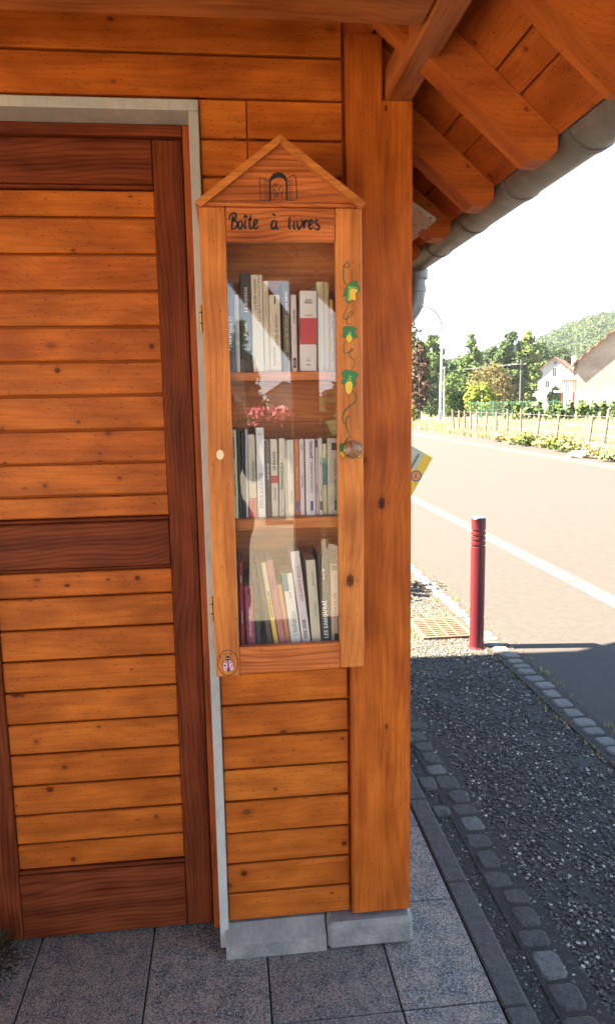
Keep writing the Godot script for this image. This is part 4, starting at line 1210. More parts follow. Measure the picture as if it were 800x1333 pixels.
# ------------------------------------------------------------------ street furniture
func street() -> void:
	# bollard with three grooves
	var bp := on_y(619.5, 842, -0.03)
	var b := thing("bollard", "dark red metal bollard with three grooves near its top, beside the drain grate", "bollard", bp)
	var st := mb()
	var H := 0.845
	var R := 0.045
	lathe(st, [Vector2(R, 0), Vector2(R, H - 0.185), Vector2(R - 0.003, H - 0.183)], Vector3.ZERO, 32)
	var y := H - 0.183
	for k in 3:
		lathe(st, [Vector2(R - 0.0065, y), Vector2(R - 0.0065, y + 0.009), Vector2(R, y + 0.011), Vector2(R, y + 0.030), Vector2(R - 0.0065, y + 0.032)], Vector3.ZERO, 32)
		y += 0.032
	lathe(st, [Vector2(R - 0.0065, y), Vector2(R - 0.0065, y + 0.009), Vector2(R, y + 0.011), Vector2(R, H - 0.008), Vector2(R - 0.005, H - 0.002)], Vector3.ZERO, 32)
	obj("tube", st, M.bollard, b)
	st = mb()
	lathe(st, [Vector2(R - 0.005, H - 0.002), Vector2(R - 0.014, H + 0.001), Vector2(0.0, H + 0.003)], Vector3.ZERO, 32)
	obj("cap", st, M.galv, b)
	st = mb()
	lathe(st, [Vector2(R + 0.010, 0.0), Vector2(R + 0.008, 0.006), Vector2(R, 0.008)], Vector3.ZERO, 32)
	obj("collar", st, M.bollard, b)
	# rusty drain grate
	var g := thing("drain_grate", "rusty cast iron drain grate set in the sunlit gravel", "grate", Vector3(1.42, -0.012, -2.87))
	st = mb()
	box(st, Vector3(-0.17, -0.1, -0.21), Vector3(0.17, -0.013, 0.21))
	obj("pit", st, M.pit, g)
	for s in [-1, 1]:
		st = mb()
		box(st, Vector3(s * 0.148, -0.03, -0.215), Vector3(s * 0.175, 0.0, 0.215), 0.003)
		obj("frame", st, M.iron, g)
		st = mb()
		box(st, Vector3(-0.1475, -0.03, s * 0.190), Vector3(0.1475, 0.0, s * 0.215), 0.003)
		obj("frame", st, M.iron, g)
	for k in 3:
		st = mb()
		box(st, Vector3(-0.079 + k * 0.073, -0.03, -0.1895), Vector3(-0.067 + k * 0.073, -0.0005, 0.1895), 0.002)
		obj("rib", st, M.iron, g)
	for k in 4:
		for j in 9:
			st = mb()
			var x := -0.1465 + k * 0.0735
			box(st, Vector3(x + (0.0 if k == 0 else 0.0065), -0.028, -0.178 + j * 0.0405), Vector3(x + (0.067 if k < 3 else 0.0725), -0.001, -0.158 + j * 0.0405), 0.002)
			obj("bar", st, M.iron, g)
	# yellow placard on a pole, half hidden behind the corner
	var sg := thing("yellow_sign", "tilted yellow placard with blue lettering and round emblem, behind the corner post", "sign", Vector3(0.86, -0.03, -1.75))
	st = mb()
	tube(st, [Vector3(0, 0, -0.02), Vector3(0, 1.32, -0.02)], [0.014], 10)
	obj("pole", st, M.galv, sg)
	var hold := Transform3D(Basis(Vector3(0, 0, 1), deg_to_rad(-30.0)), Vector3(0.025, 1.235, 0.0))
	st = mb()
	box(st, Vector3(-0.15, -0.12, -0.003), Vector3(0.11, 0.12, 0.003), 0.0005, hold)
	var panel := obj("panel", st, mat(0.78, 0.50, 0.03, 0.35), sg)
	st = mb()
	box(st, Vector3(-0.15, 0.02, 0.0032), Vector3(0.06, 0.118, 0.0036), 0.0, hold)
	obj("picture_strip", st, mat(0.45, 0.50, 0.36, 0.4), panel)
	st = mb()
	box(st, Vector3(-0.15, -0.119, 0.0032), Vector3(0.01, -0.10, 0.0036), 0.0, hold)
	obj("picture_strip", st, mat(0.40, 0.50, 0.62, 0.4), panel)
	for tx in [["erc", 0.052, Vector2(0.028, -0.066), Color(0.02, 0.10, 0.28), true], ["MAGASINS", 0.016, Vector2(0.035, 0.062), Color(0.02, 0.02, 0.03), false], ["L", 0.032, Vector2(0.080, 0.0), Color(0.02, 0.10, 0.28), true]]:
		var tm := text_mesh(tx[0], tx[1], "Droid Sans", true, tx[4])
		var o := MeshInstance3D.new()
		o.name = "lettering"
		o.mesh = tm
		o.material_override = mat(tx[3].r, tx[3].g, tx[3].b, 0.5)
		panel.add_child(o, true)
		o.transform = hold * Transform3D(Basis(Vector3(0, 0, 1), deg_to_rad(90.0) if tx[0] != "L" else 0.0), Vector3(tx[2].x, tx[2].y, 0.0050))
	st = mb()
	var ring := []
	for k in 25: ring.append(Vector2(0.080 + cos(TAU * k / 24) * 0.026, -0.002 + sin(TAU * k / 24) * 0.026))
	var rs := mb()
	stroke(rs, ring, 0.006, 0.006, 0.0040)
	var rg := obj("emblem_ring", rs, mat(0.02, 0.10, 0.28, 0.5), panel)
	rg.transform = hold
	st = mb()
	flat_poly(st, ring.slice(0, 24), 0.0035)
	var rd := obj("emblem_disc", st, mat(0.75, 0.26, 0.03, 0.5), panel)
	rd.transform = hold
	# shaggy clump by the door
	var hb := thing("potted_moss", "dark shaggy green brown clump on the slabs in front of the door", "plant", on_y(4, 1272) + Vector3(-0.03, 0, 0))
	st = mb()
	for k in 900:
		var a := rng.randf() * TAU
		var e := rng.randf_range(-0.15, 1.3)
		var d := Vector3(cos(a) * cos(e), sin(e) * 0.9, sin(a) * cos(e))
		var c := Vector3(0, 0.045, 0) + d * rng.randf_range(0.03, 0.085)
		c.y = maxf(c.y, 0.006)
		st.set_color([Color(0.045, 0.04, 0.018), Color(0.07, 0.05, 0.024), Color(0.025, 0.022, 0.012), Color(0.08, 0.06, 0.03)][rng.randi() % 4])
		var s := d.cross(Vector3(rng.randf() - 0.5, 1, rng.randf() - 0.5)).normalized() * 0.0025
		tri(st, c - s, c + s, c + d * 0.022 + s * rng.randf_range(-6, 6), s.cross(d))
	obj("leaves", st, M.leaf, hb)
	st = mb()
	for k in 4:
		st.set_color(Color(0.25, 0.03, 0.02))
		var c := Vector3(0.045, 0.012, 0.085) + Vector3(rng.randf_range(-0.01, 0.01), rng.randf_range(-0.005, 0.008), rng.randf_range(-0.01, 0.01))
		tri(st, c, c + Vector3(0.008, 0, 0.002), c + Vector3(0.004, 0.007, 0), Vector3(0, 0, 1))
	obj("petal", st, M.leaf, hb)
	# shrub behind the shelter whose shadow lies on the gravel
	shrub("leafy green shrub behind the shelter beside the gravel", Vector3(0.75, -0.03, -4.0), 1.0, 0.42, [Color(0.05, 0.10, 0.025), Color(0.07, 0.13, 0.03)], 700, 0.045)

# ------------------------------------------------------------------ plants
func leaf_card(st: SurfaceTool, c: Vector3, out: Vector3, s: float, col: Color) -> void:
	var n := (out.normalized() + Vector3(rng.randf() - 0.5, rng.randf() - 0.3, rng.randf() - 0.5) * 1.6).normalized()
	var u := n.cross(Vector3(rng.randf() - 0.5, rng.randf() - 0.5, rng.randf() - 0.5)).normalized()
	var v := n.cross(u)
	u *= s * rng.randf_range(0.35, 0.6)
	v *= s * rng.randf_range(0.6, 1.0)
	st.set_color(col)
	var a := c - v
	var b := c + u + v * rng.randf_range(-0.3, 0.2)
	var d := c - u + v * rng.randf_range(-0.3, 0.2)
	var e := c + v
	quad(st, a, b, e, d, n)
func clump_leaves(st: SurfaceTool, clumps: Array, count: int, s: float, cols: Array) -> void:
	var tot := 0.0
	for c in clumps: tot += c[1].x * c[1].y
	for c in clumps:
		var n := int(count * c[1].x * c[1].y / tot) + 1
		for k in n:
			var d := Vector3(rng.randfn(), rng.randfn(), rng.randfn()).normalized()
			var r := pow(rng.randf(), 0.38) * rng.randf_range(0.85, 1.12)
			var base: Color = cols[rng.randi() % cols.size()]
			var f := rng.randf_range(0.75, 1.25)
			leaf_card(st, c[0] + d * r * c[1], d, s, Color(base.r * f, base.g * f, base.b * f))
func shrub(label: String, at: Vector3, h: float, r: float, cols: Array, n: int, s: float, group := "", called := "shrub") -> void:
	var t := thing(called, label, "shrub", at, group)
	var st := mb()
	for k in 5:
		var a := rng.randf() * TAU
		tube(st, [Vector3.ZERO, Vector3(cos(a) * r * 0.4, h * 0.6, sin(a) * r * 0.4)], [h * 0.012, h * 0.006], 5)
	obj("stem", st, M.bark, t)
	st = mb()
	var cl := []
	for k in 7:
		var a := rng.randf() * TAU
		cl.append([Vector3(cos(a) * r * 0.5, h * rng.randf_range(0.3, 0.75), sin(a) * r * 0.5), Vector3(r * 0.55, h * 0.28, r * 0.55)])
	cl.append([Vector3(0, h * 0.8, 0), Vector3(r * 0.5, h * 0.22, r * 0.5)])
	clump_leaves(st, cl, n, s, cols)
	obj("foliage", st, M.leaf, t)
# kind: round, cone, column
func tree(called: String, label: String, at: Vector3, h: float, w: float, kind: String, cols: Array, n: int, s: float, trunk: float, group := "trees beyond the road") -> void:
	var t := thing(called, label, "tree", at, group)
	var st := mb()
	tube(st, [Vector3.ZERO, Vector3(w * 0.02, h * 0.4, 0), Vector3(0, h * 0.85, 0)], [h * 0.022, h * 0.015, h * 0.005], 8)
	for k in 7:
		var a := rng.randf() * TAU
		var y := h * rng.randf_range(trunk, 0.7)
		tube(st, [Vector3(0, y, 0), Vector3(cos(a) * w * 0.3, y + h * 0.1, sin(a) * w * 0.3)], [h * 0.008, h * 0.003], 5)
	obj("trunk", st, M.bark, t)
	st = mb()
	var cl := []
	var m := 26
	for k in m:
		var f := (k + rng.randf()) / m
		var y := lerpf(trunk, 0.97, f)
		var rad := 0.0
		if kind == "cone": rad = (1.0 - f) * 0.92 + 0.06
		elif kind == "column": rad = sqrt(maxf(0.0, sin(PI * clampf(f * 0.93 + 0.05, 0, 1)))) * 0.9
		else: rad = sqrt(maxf(0.0, 1.0 - pow(2.0 * f - 0.85, 2.0) / 1.4)) * 0.85
		for q in 2:
			var a := rng.randf() * TAU
			var rr := rad * w * 0.5
			var size := rr * rng.randf_range(0.35, 0.6) + w * 0.05
			cl.append([Vector3(cos(a) * (rr - size * 0.6), y * h, sin(a) * (rr - size * 0.6)), Vector3(size, size * rng.randf_range(0.6, 0.95), size)])
	clump_leaves(st, cl, n, s, cols)
	obj("crown", st, M.leaf, t)

# ------------------------------------------------------------------ far side of the road
func ground_at(px: float, dist_z: float) -> Vector3:
	var p := on_z(px, 520, dist_z)
	return Vector3(p.x, -0.05, dist_z)
func px_top(px: float, py: float, z: float) -> float:
	return on_z(px, py, z).y + 0.05
func background() -> void:
	var g1 := [Color(0.056, 0.093, 0.022), Color(0.074, 0.118, 0.028), Color(0.043, 0.074, 0.019)]
	var g2 := [Color(0.031, 0.059, 0.019), Color(0.040, 0.071, 0.022), Color(0.025, 0.046, 0.015)]
	var gy := [Color(0.124, 0.161, 0.019), Color(0.167, 0.192, 0.022), Color(0.093, 0.130, 0.019)]
	var br := [Color(0.099, 0.081, 0.028), Color(0.074, 0.074, 0.025), Color(0.124, 0.093, 0.037)]
	var pl := [Color(0.062, 0.034, 0.022), Color(0.087, 0.043, 0.028), Color(0.037, 0.031, 0.019)]
	var gl := [Color(0.105, 0.149, 0.031), Color(0.087, 0.130, 0.031)]
	# [name, label, px, z, top px, width px, kind, colours, leaves, trunk]
	for a in [
		["plum_tree", "dark reddish columnar tree beside the lamp post", 545, -50.0, 447, 26, "column", pl, 2600, 0.16],
		["broad_tree", "tall light green tree behind the reddish columnar tree", 562, -78.0, 437, 42, "round", g1, 3000, 0.06],
		["broad_tree", "green tree peeking out beside the corner post", 536, -85.0, 425, 46, "round", g1, 2200, 0.06],
		["spruce_tree", "tall pointed green tree with tiered top, standing alone against the sky", 612, -84.0, 435, 70, "cone", g1, 4200, 0.02],
		["broad_tree", "dense dark green tree behind the utility pole", 664, -92.0, 434, 40, "column", g2, 3600, 0.02],
		["broad_tree", "bright green slender tree beside the dense dark tree", 686, -98.0, 431, 30, "column", gl, 2600, 0.02],
		["broad_tree", "low dark tree filling the gap before the white house", 708, -150.0, 452, 44, "round", g2, 3000, 0.02],
		["broad_tree", "small dark tree under the lamp post", 560, -64.0, 476, 30, "round", g2, 1600, 0.05],
		["broad_tree", "wide dark tree at the foot of the hill", 645, -110.0, 462, 40, "round", g2, 2600, 0.02],
		["broad_tree", "brownish green tree behind the yellow bush", 636, -62.0, 477, 64, "round", br, 3000, 0.02],
		["broad_tree", "green tree below the pointed tree", 592, -66.0, 488, 50, "round", g1, 2400, 0.02]]:
		var at := ground_at(a[2], a[3])
		var h := px_top(a[2], a[4], a[3])
		var w: float = a[5] / F * (CAM.z - a[3])
		tree(a[0], a[1], at, h * 1.05, w * 1.12, a[6], a[7], a[8] * 2, clampf(h * 0.026, 0.12, 0.34), a[9])
	for a in [["dense dark green tree between the pointed tree and the utility pole", 640, -100.0, 448, 44], ["dark tree closing the gap beside the slim pole", 586, -104.0, 470, 40], ["dark green tree above the white house gable", 702, -128.0, 446, 40], ["dark green tree rising behind the white house roof", 728, -150.0, 452, 44]]:
		var at2 := ground_at(a[1], a[2])
		var d2: float = CAM.z - a[2]
		tree("broad_tree", a[0], at2, px_top(a[1], a[3], a[2]), a[4] / F * d2 * 1.1, "round", g2, 5200, d2 * 0.0032, 0.02)
	for a in [
		["yellow_bush", "bright yellow green bush in front of the brownish tree", 626, -48.0, 498, 44, gy, 1700],
		["green_bush", "low green bush left of the yellow bush", 600, -50.0, 508, 34, g1, 1100],
		["climbing_shrub", "green shrub against the white house below the red balcony", 722, -92.0, 502, 22, gl, 900],
		["low_bush", "grassy bush at the kerb near the reddish tree", 538, -42.0, 527, 16, [Color(0.155, 0.136, 0.050), Color(0.124, 0.124, 0.037)], 600]]:
		var at := ground_at(a[2], a[3])
		var d: float = CAM.z - a[3]
		shrub(a[1], at, px_top(a[2], a[4], a[3]), a[5] / F * d * 0.5, a[6], a[7] * 2, d * 0.0027, "", a[0])
	# row of young hedge shrubs along the green mesh fence
	var hx := [660, 674, 690, 702, 714, 727, 742, 757, 772, 786, 800, 814]
	for i in hx.size():
		var z := -41.0 + i * 0.35
		var c: Array = g1 if i % 2 else [Color(0.062, 0.105, 0.043), Color(0.081, 0.124, 0.050)]
		shrub("young green shrub in the row along the green mesh fence", ground_at(hx[i], z), px_top(hx[i], 519 + (i * 5) % 7, z), 0.24 + 0.09 * ((i * 7) % 3), c, 320, 0.16, "hedge shrubs along the mesh fence", "hedge_shrub")
	mesh_fence()
	wire_fence()
	houses()
	poles()
	hill()
	# dry grass of the field and verge weeds
	var bm := []
	for v in 3:
		bm.append(blade_mesh(16, 0.34, 0.010, [Color(0.260, 0.223, 0.136), Color(0.223, 0.192, 0.112), Color(0.186, 0.174, 0.087), Color(0.285, 0.248, 0.161)]))
	for v in 3:
		var mm := MultiMesh.new()
		mm.transform_format = MultiMesh.TRANSFORM_3D
		mm.mesh = bm[v]
		mm.instance_count = 6000
		for i in 6000:
			var z := -12.0 - pow(rng.randf(), 1.3) * 33.0
			var x := rng.randf_range(10.0, 10.0 + (absf(z) + 2.0) * 0.62)
			var s := rng.randf_range(0.4, 1.2)
			if x < 10.6: s *= 0.8
			mm.set_instance_transform(i, Transform3D(Basis(Vector3.UP, rng.randf() * TAU).scaled(Vector3.ONE * s), Vector3(x, -0.03, z)))
		var o := MultiMeshInstance3D.new()
		o.name = numbered("dry_grass")
		o.multimesh = mm
		o.material_override = M.blades
		add_child(o)
		o.set_meta("kind", "stuff")
		tag(o, "dry yellow grass covering the field beyond the road", "grass", "dry grass")
	# flowering plants on the verge by the kerb
	var vf := [[640, 575, 0], [656, 579, 1], [672, 581, 2], [683, 580, 3], [694, 583, 0], [707, 585, 3], [716, 588, 2], [729, 590, 1], [760, 597, 0], [781, 601, 1]]
	for e in vf:
		var p := on_y(e[0], e[1], -0.01)
		var lab: String = ["dry straw coloured weed tuft on the verge by the far kerb", "pale green weed tuft on the verge by the far kerb", "orange flowering plant on the verge by the far kerb", "leafy green weed on the verge by the far kerb"][e[2]]
		var cc: Array = [[Color(0.310, 0.260, 0.124)], [Color(0.186, 0.211, 0.087)], [Color(0.087, 0.124, 0.031)], [Color(0.093, 0.136, 0.037)]][e[2]]
		var t := thing("verge_plant", lab, "plant", Vector3(p.x + 0.25, -0.01, p.z), "plants on the verge")
		var st := mb()
		var hh := rng.randf_range(0.28, 0.5)
		clump_leaves(st, [[Vector3(0, hh * 0.5, 0), Vector3(0.32, hh * 0.5, 0.32)], [Vector3(0.2, hh * 0.3, 0.1), Vector3(0.25, hh * 0.35, 0.25)]], 220, 0.07, cc)
		obj("leaves", st, M.leaf, t)
		if e[2] == 2:
			st = mb()
			for k in 40:
				leaf_card(st, Vector3(rng.randf_range(-0.3, 0.3), hh * rng.randf_range(0.5, 1.05), rng.randf_range(-0.3, 0.3)), Vector3.UP, 0.055, Color(0.434, 0.186, 0.012))
			obj("flowers", st, M.leaf, t)
	# pale boulder on the verge
	var sp := on_y(742, 596, -0.01)
	var rk := MeshInstance3D.new()
	rk.name = "boulder"
	rk.mesh = stone_mesh(77)
	rk.material_override = mat(0.45, 0.42, 0.37, 0.95)
	add_child(rk)
	rk.scale = Vector3(0.55, 0.5, 0.5)
	rk.position = Vector3(sp.x + 0.2, 0.06, sp.z)
	tag(rk, "pale boulder lying among the weeds on the verge", "stone")
func fence_run(t: Node, a: Vector3, b: Vector3, h: float, m: Material, rows: int, sag := 0.02) -> void:
	for k in rows:
		var st := mb()
		var y := h * (k + 1.0) / (rows + 0.4)
		tube(st, [a + Vector3(0, y, 0), a.lerp(b, 0.5) + Vector3(0, y - sag, 0), b + Vector3(0, y, 0)], [0.0032], 4, false)
		obj("wire", st, m, t)
func wire_fence() -> void:
	var t := thing("wire_fence", "old wire fence with leaning weathered wooden posts along the dry field", "fence", Vector3.ZERO)
	# posts by their photo pixel, foot first
	var ps := [[591, 553, 588, 533], [597, 551, 597, 534], [605, 552, 604, 534], [612, 556, 612, 535], [619, 559, 620, 533], [631, 563, 633, 535], [645, 565, 645, 536], [659, 572, 659.5, 533], [677, 562, 677, 532], [697, 572, 701, 536], [722, 573, 726, 539], [764, 579, 769, 543], [783, 583, 790, 532], [817, 588, 816, 536]]
	var prev := Vector3.ZERO
	for i in ps.size():
		var p = ps[i]
		var foot := Vector3(10.4 + 0.02 * i, -0.06, 0)
		# the fence line follows the field edge; where along it comes from the post's direction
		var d := ray(p[0], p[1])
		var k: float = foot.x / d.x
		foot.z = CAM.z + d.z * k
		var hgt: float = on_z(p[2], p[3], foot.z).y + 0.06
		var lean: float = on_z(p[2], p[3], foot.z).x - on_z(p[0], p[3], foot.z).x
		hgt = clampf(hgt, 0.9, 1.7)
		var st := mb()
		tube(st, [foot, foot + Vector3(lean * 0.5, hgt * 0.5, 0.01), foot + Vector3(lean, hgt, 0)], [0.05, 0.047, 0.042], 7)
		obj("post", st, M.wood_grey, t)
		if i > 0: fence_run(t, prev, foot, 1.15, M.galv, 4)
		prev = foot
func mesh_fence() -> void:
	var t := thing("mesh_fence", "green metal mesh fence behind the dry field, in front of the houses", "fence", Vector3.ZERO)
	var a := ground_at(612, -43.5)
	var b := ground_at(840, -38.0)
	var n := 14
	for i in n + 1:
		var p := a.lerp(b, float(i) / n)
		var st := mb()
		box(st, p + Vector3(-0.03, 0, -0.03), p + Vector3(0.03, 1.45, 0.03), 0.004)
		obj("post", st, M.green_metal, t)
		if i < n:
			var q := a.lerp(b, float(i + 1) / n)
			st = mb()
			for k in 9:
				var f := k / 9.0
				var c := p.lerp(q, f)
				tube(st, [c + Vector3(0, 0.05, 0), c + Vector3(0, 1.4, 0)], [0.008], 4, false)
			for y in [0.1, 0.5, 0.9, 1.35]:
				tube(st, [p + Vector3(0, y, 0), q + Vector3(0, y, 0)], [0.009], 4, false)
			obj("mesh_panel", st, M.green_metal, t)
func house(called: String, label: String, at: Vector3, w: float, depth: float, eave: float, ridge: float, wall: Material, turn: float) -> Node3D:
	var t := thing(called, label, "house", at)
	t.rotation.y = turn
	var st := mb()
	prism(st, PackedVector2Array([Vector2(-w * 0.5, 0), Vector2(w * 0.5, 0), Vector2(w * 0.5, eave), Vector2(0, ridge), Vector2(-w * 0.5, eave)]), -depth, 0.0)
	obj("wall", st, wall, t)
	var sl := (ridge - eave) / (w * 0.5)
	for s in [-1.0, 1.0]:
		st = mb()
		var ov := 0.5
		var xe: float = s * (w * 0.5 + ov)
		var ye := eave - sl * ov
		prism(st, PackedVector2Array([Vector2(xe, ye + 0.02), Vector2(0, ridge + 0.02), Vector2(0, ridge + 0.18), Vector2(xe, ye + 0.16)]), -depth - 0.4, 0.35)
		var rf := obj("roof", st, M.tile, t)
		# tile courses
		for k in 12:
			var f := (k + 0.5) / 12.0
			var c := Vector2(xe, ye + 0.16).lerp(Vector2(0, ridge + 0.18), f)
			var r2 := mb()
			var dd := (Vector2(0, ridge) - Vector2(xe, ye)).normalized()
			prism(r2, PackedVector2Array([c - dd * 0.22, c + dd * 0.22, c + dd * 0.22 + Vector2(0, 0.02), c - dd * 0.22 + Vector2(0, 0.06)]), -depth - 0.42, 0.37)
			obj("tile_course", r2, M.tile, rf)
	return t
func window_at(t: Node, x: float, y: float, w: float, h: float) -> void:
	var st := mb()
	box(st, Vector3(x - w * 0.5 - 0.08, y - 0.08, 0.0), Vector3(x + w * 0.5 + 0.08, y + h + 0.08, 0.05), 0.01)
	var f := obj("window", st, M.white_frame, t)
	for s in [0.0, 0.5]:
		st = mb()
		box(st, Vector3(x - w * 0.5 + s * w + 0.02, y, 0.051), Vector3(x + s * w - 0.02, y + h, 0.056))
		obj("pane", st, M.window_dark, f)
func houses() -> void:
	# pink rendered house: its gable faces the road, the eave corner shows at the left
	var zc := -52.0
	var d := CAM.z - zc
	var le := on_z(752, 470, zc)
	var w := 13.0
	var rise := 0.86 * w * 0.5
	var t := house("pink_house", "pale pink rendered house with tiled gable roof beyond the dry field", Vector3(le.x + w * 0.46 + 1.25, -0.1, zc), w, 9.0, le.y + 0.2, le.y + 0.2 + rise, M.render_pink, -0.42)
	# white lower house behind, with two small windows and a red balcony
	zc = -105.0
	var ap := on_z(722, 466, zc)
	var ev := on_z(692.5, 496, zc)
	var hw := ap.x - ev.x
	var t2 := house("white_house", "white rendered house with two small windows, standing behind the pink house", Vector3(ap.x, -0.1, zc), hw * 2.35, 12.0, ev.y + 0.1, ap.y + 0.1, M.render_white, -0.55)
	for wp in [[721, 489, 0.6, 1.25], [713, 503, 0.6, 0.95], [722, 473, 0.35, 0.35]]:
		var q := on_z(wp[0], wp[1], zc)
		window_at(t2, (q.x - ap.x) / cos(0.34), q.y, wp[2], wp[3])
	# chimney
	var st := mb()
	box(st, Vector3(2.0, ap.y - 1.5, -4.0), Vector3(2.6, ap.y + 0.5, -3.4), 0.02)
	obj("chimney", st, M.render_white, t2)
	# red balcony on the pink house side wall
	var b := thing("balcony", "dark red wooden balcony on posts beside the pink house", "balcony", Vector3(on_z(740, 506, -56.0).x, 0.0, -56.0))
	var y0 := on_z(740, 508, -56.0).y
	var x0 := -0.62
	var x1 := 0.55
	st = mb()
	box(st, Vector3(x0, y0 - 0.15, -1.5), Vector3(x1, y0, 0.0), 0.01)
	obj("floor", st, M.render_white, b)
	for k in 7:
		st = mb()
		var x := lerpf(x0, x1, k / 6.0)
		box(st, Vector3(x - 0.04, y0, -0.05), Vector3(x + 0.04, y0 + 0.75, -0.01), 0.005)
		obj("baluster", st, M.balcony, b)
	st = mb()
	box(st, Vector3(x0 - 0.05, y0 + 0.7, -0.08), Vector3(x1 + 0.05, y0 + 0.82, 0.02), 0.01)
	obj("handrail", st, M.balcony, b)
	for x in [x0 + 0.1, x1 - 0.1]:
		st = mb()
		box(st, Vector3(x - 0.06, -0.1, -0.12), Vector3(x + 0.06, y0 - 0.15, 0.0), 0.005)
		obj("post", st, M.balcony, b)
func poles() -> void:
	# curved street lamp
	var foot := on_y(572, 556.5, -0.03)
	var t := thing("street_lamp", "tall grey street lamp with a long curved arm beyond the road bend", "lamp post", foot)
	var z := foot.z
	var pts := []
	for p in [[572.2, 556.5], [572.8, 520], [574.2, 470], [575.2, 438], [574.6, 425], [571.5, 414], [566, 406], [559, 401], [552, 399]]:
		pts.append(on_z(p[0], p[1], z) - foot)
	pts[0] = Vector3.ZERO
	var st := mb()
	var sp := smooth_pts(pts, 4)
	var rad := []
	for i in sp.size(): rad.append(lerpf(0.075, 0.05, float(i) / sp.size()))
	tube(st, sp, rad, 10)
	obj("pole", st, M.galv, t)
	st = mb()
	var e: Vector3 = pts[pts.size() - 1]
	box(st, Vector3(-0.42, -0.07, -0.10) + e, Vector3(0.12, 0.06, 0.10) + e, 0.04)
	obj("lamp_head", st, M.galv, t)
	st = mb()
	box(st, Vector3(-0.10, 0.4, 0.06), Vector3(0.10, 0.9, 0.11), 0.01)
	obj("service_door", st, M.galv, t)
	# slim pole beside it and the utility pole with its cross wires
	var f2 := ground_at(577.5, -60.0)
	var t2 := thing("slim_pole", "slim pale pole standing just behind the street lamp", "pole", f2)
	st = mb()
	var h2 := px_top(577.5, 478, -60.0)
	tube(st, [Vector3.ZERO, Vector3(0, h2, 0)], [0.07, 0.05], 8)
	obj("pole", st, M.galv, t2)
	st = mb()
	box(st, Vector3(-0.09, h2 - 0.12, -0.09), Vector3(0.09, h2 + 0.02, 0.09), 0.02)
	obj("cap", st, M.galv, t2)
	var f3 := ground_at(676.5, -72.0)
	var t3 := thing("utility_pole", "pale concrete utility pole with wires in front of the dark trees", "pole", f3)
	st = mb()
	var h3 := px_top(677.5, 468, -72.0)
	tube(st, [Vector3.ZERO, Vector3(0, h3, 0)], [0.13, 0.09], 8)
	obj("pole", st, M.kerb, t3)
	st = mb()
	box(st, Vector3(-0.55, h3 - 0.5, -0.04), Vector3(0.55, h3 - 0.42, 0.04), 0.01)
	obj("crossarm", st, M.galv, t3)
	for x in [-0.5, 0.5]:
		st = mb()
		tube(st, [Vector3(x, h3 - 0.4, 0), Vector3(x - 8.0, h3 - 1.0, -8), Vector3(x - 18.0, h3 - 0.5, -16)], [0.008], 4, false)
		obj("wire", st, M.galv, t3)
func hill() -> void:
	# wooded hill: a ridge traced by direction at 430 m, its flank running down towards the houses
	var sky := [[520, 486], [560, 480], [600, 472], [630, 467], [665, 466], [690, 458], [705, 448], [720, 440], [735, 432], [750, 426], [770, 419], [790, 416], [815, 414], [860, 410], [930, 416], [1000, 430]]
	var zr := -430.0
	var ridge := []
	for s in sky:
		var p := on_z(s[0], s[1], zr)
		ridge.append(Vector3(p.x, maxf(p.y - 7.0, 2.0), zr))
	var st := mb()
	var rows := 9
	var grid := []
	for i in ridge.size():
		var col := []
		for k in rows + 1:
			var f := float(k) / rows
			var r: Vector3 = ridge[i]
			var y: float = r.y * (1.0 - pow(f, 1.3)) - 0.1
			col.append(Vector3(r.x * (1.0 - 0.42 * f), y, r.z * (1.0 - 0.42 * f)))
		grid.append(col)
	for i in ridge.size() - 1:
		for k in rows:
			quad(st, grid[i][k], grid[i + 1][k], grid[i + 1][k + 1], grid[i][k + 1], Vector3(0, 1, 0.5))
		var back := Vector3(0, 0, -220)
		quad(st, grid[i][0], grid[i + 1][0], grid[i + 1][0] * Vector3(1, 0, 1) + back, grid[i][0] * Vector3(1, 0, 1) + back, Vector3(0, 1, -0.5))
	struct("hill", st, M.verge)
	for v in 3:
		var cs := mb()
		var cl := []
		for k in 9:
			var a := rng.randf() * TAU
			cl.append([Vector3(cos(a) * rng.randf() * 2.6, rng.randf_range(2.5, 7.5), sin(a) * rng.randf() * 2.6), Vector3(1.9, 1.7, 1.9)])
		clump_leaves(cs, cl, 420, 0.62, [Color(0.9, 1.0, 0.9), Color(1, 1, 1)])
		var mm := MultiMesh.new()
		mm.transform_format = MultiMesh.TRANSFORM_3D
		mm.use_colors = true
		mm.mesh = cs.commit()
		mm.instance_count = 1100
		for i in 1100:
			var u := rng.randf() * (ridge.size() - 1.001)
			var f := pow(rng.randf(), 1.4) * 0.95
			var gi := int(u)
			var gk := f * rows
			var ki := int(gk)
			var a: Vector3 = grid[gi][ki].lerp(grid[gi + 1][ki], u - gi)
			var b: Vector3 = grid[gi][ki + 1].lerp(grid[gi + 1][ki + 1], u - gi)
			var p := a.lerp(b, gk - ki)
			mm.set_instance_transform(i, Transform3D(Basis(Vector3.UP, rng.randf() * TAU).scaled(Vector3(1, rng.randf_range(0.8, 1.25), 1) * rng.randf_range(0.75, 1.25)), p))
			var c: Color = [Color(0.045, 0.074, 0.022), Color(0.034, 0.058, 0.018), Color(0.057, 0.080, 0.023), Color(0.025, 0.045, 0.016)][rng.randi() % 4]
			mm.set_instance_color(i, c)
		var o := MultiMeshInstance3D.new()
		o.name = numbered("hill_forest")
		o.multimesh = mm
		o.material_override = M.leaf
		add_child(o)
		o.set_meta("kind", "stuff")
		tag(o, "green forest covering the hill behind the white house", "forest", "hill forest")

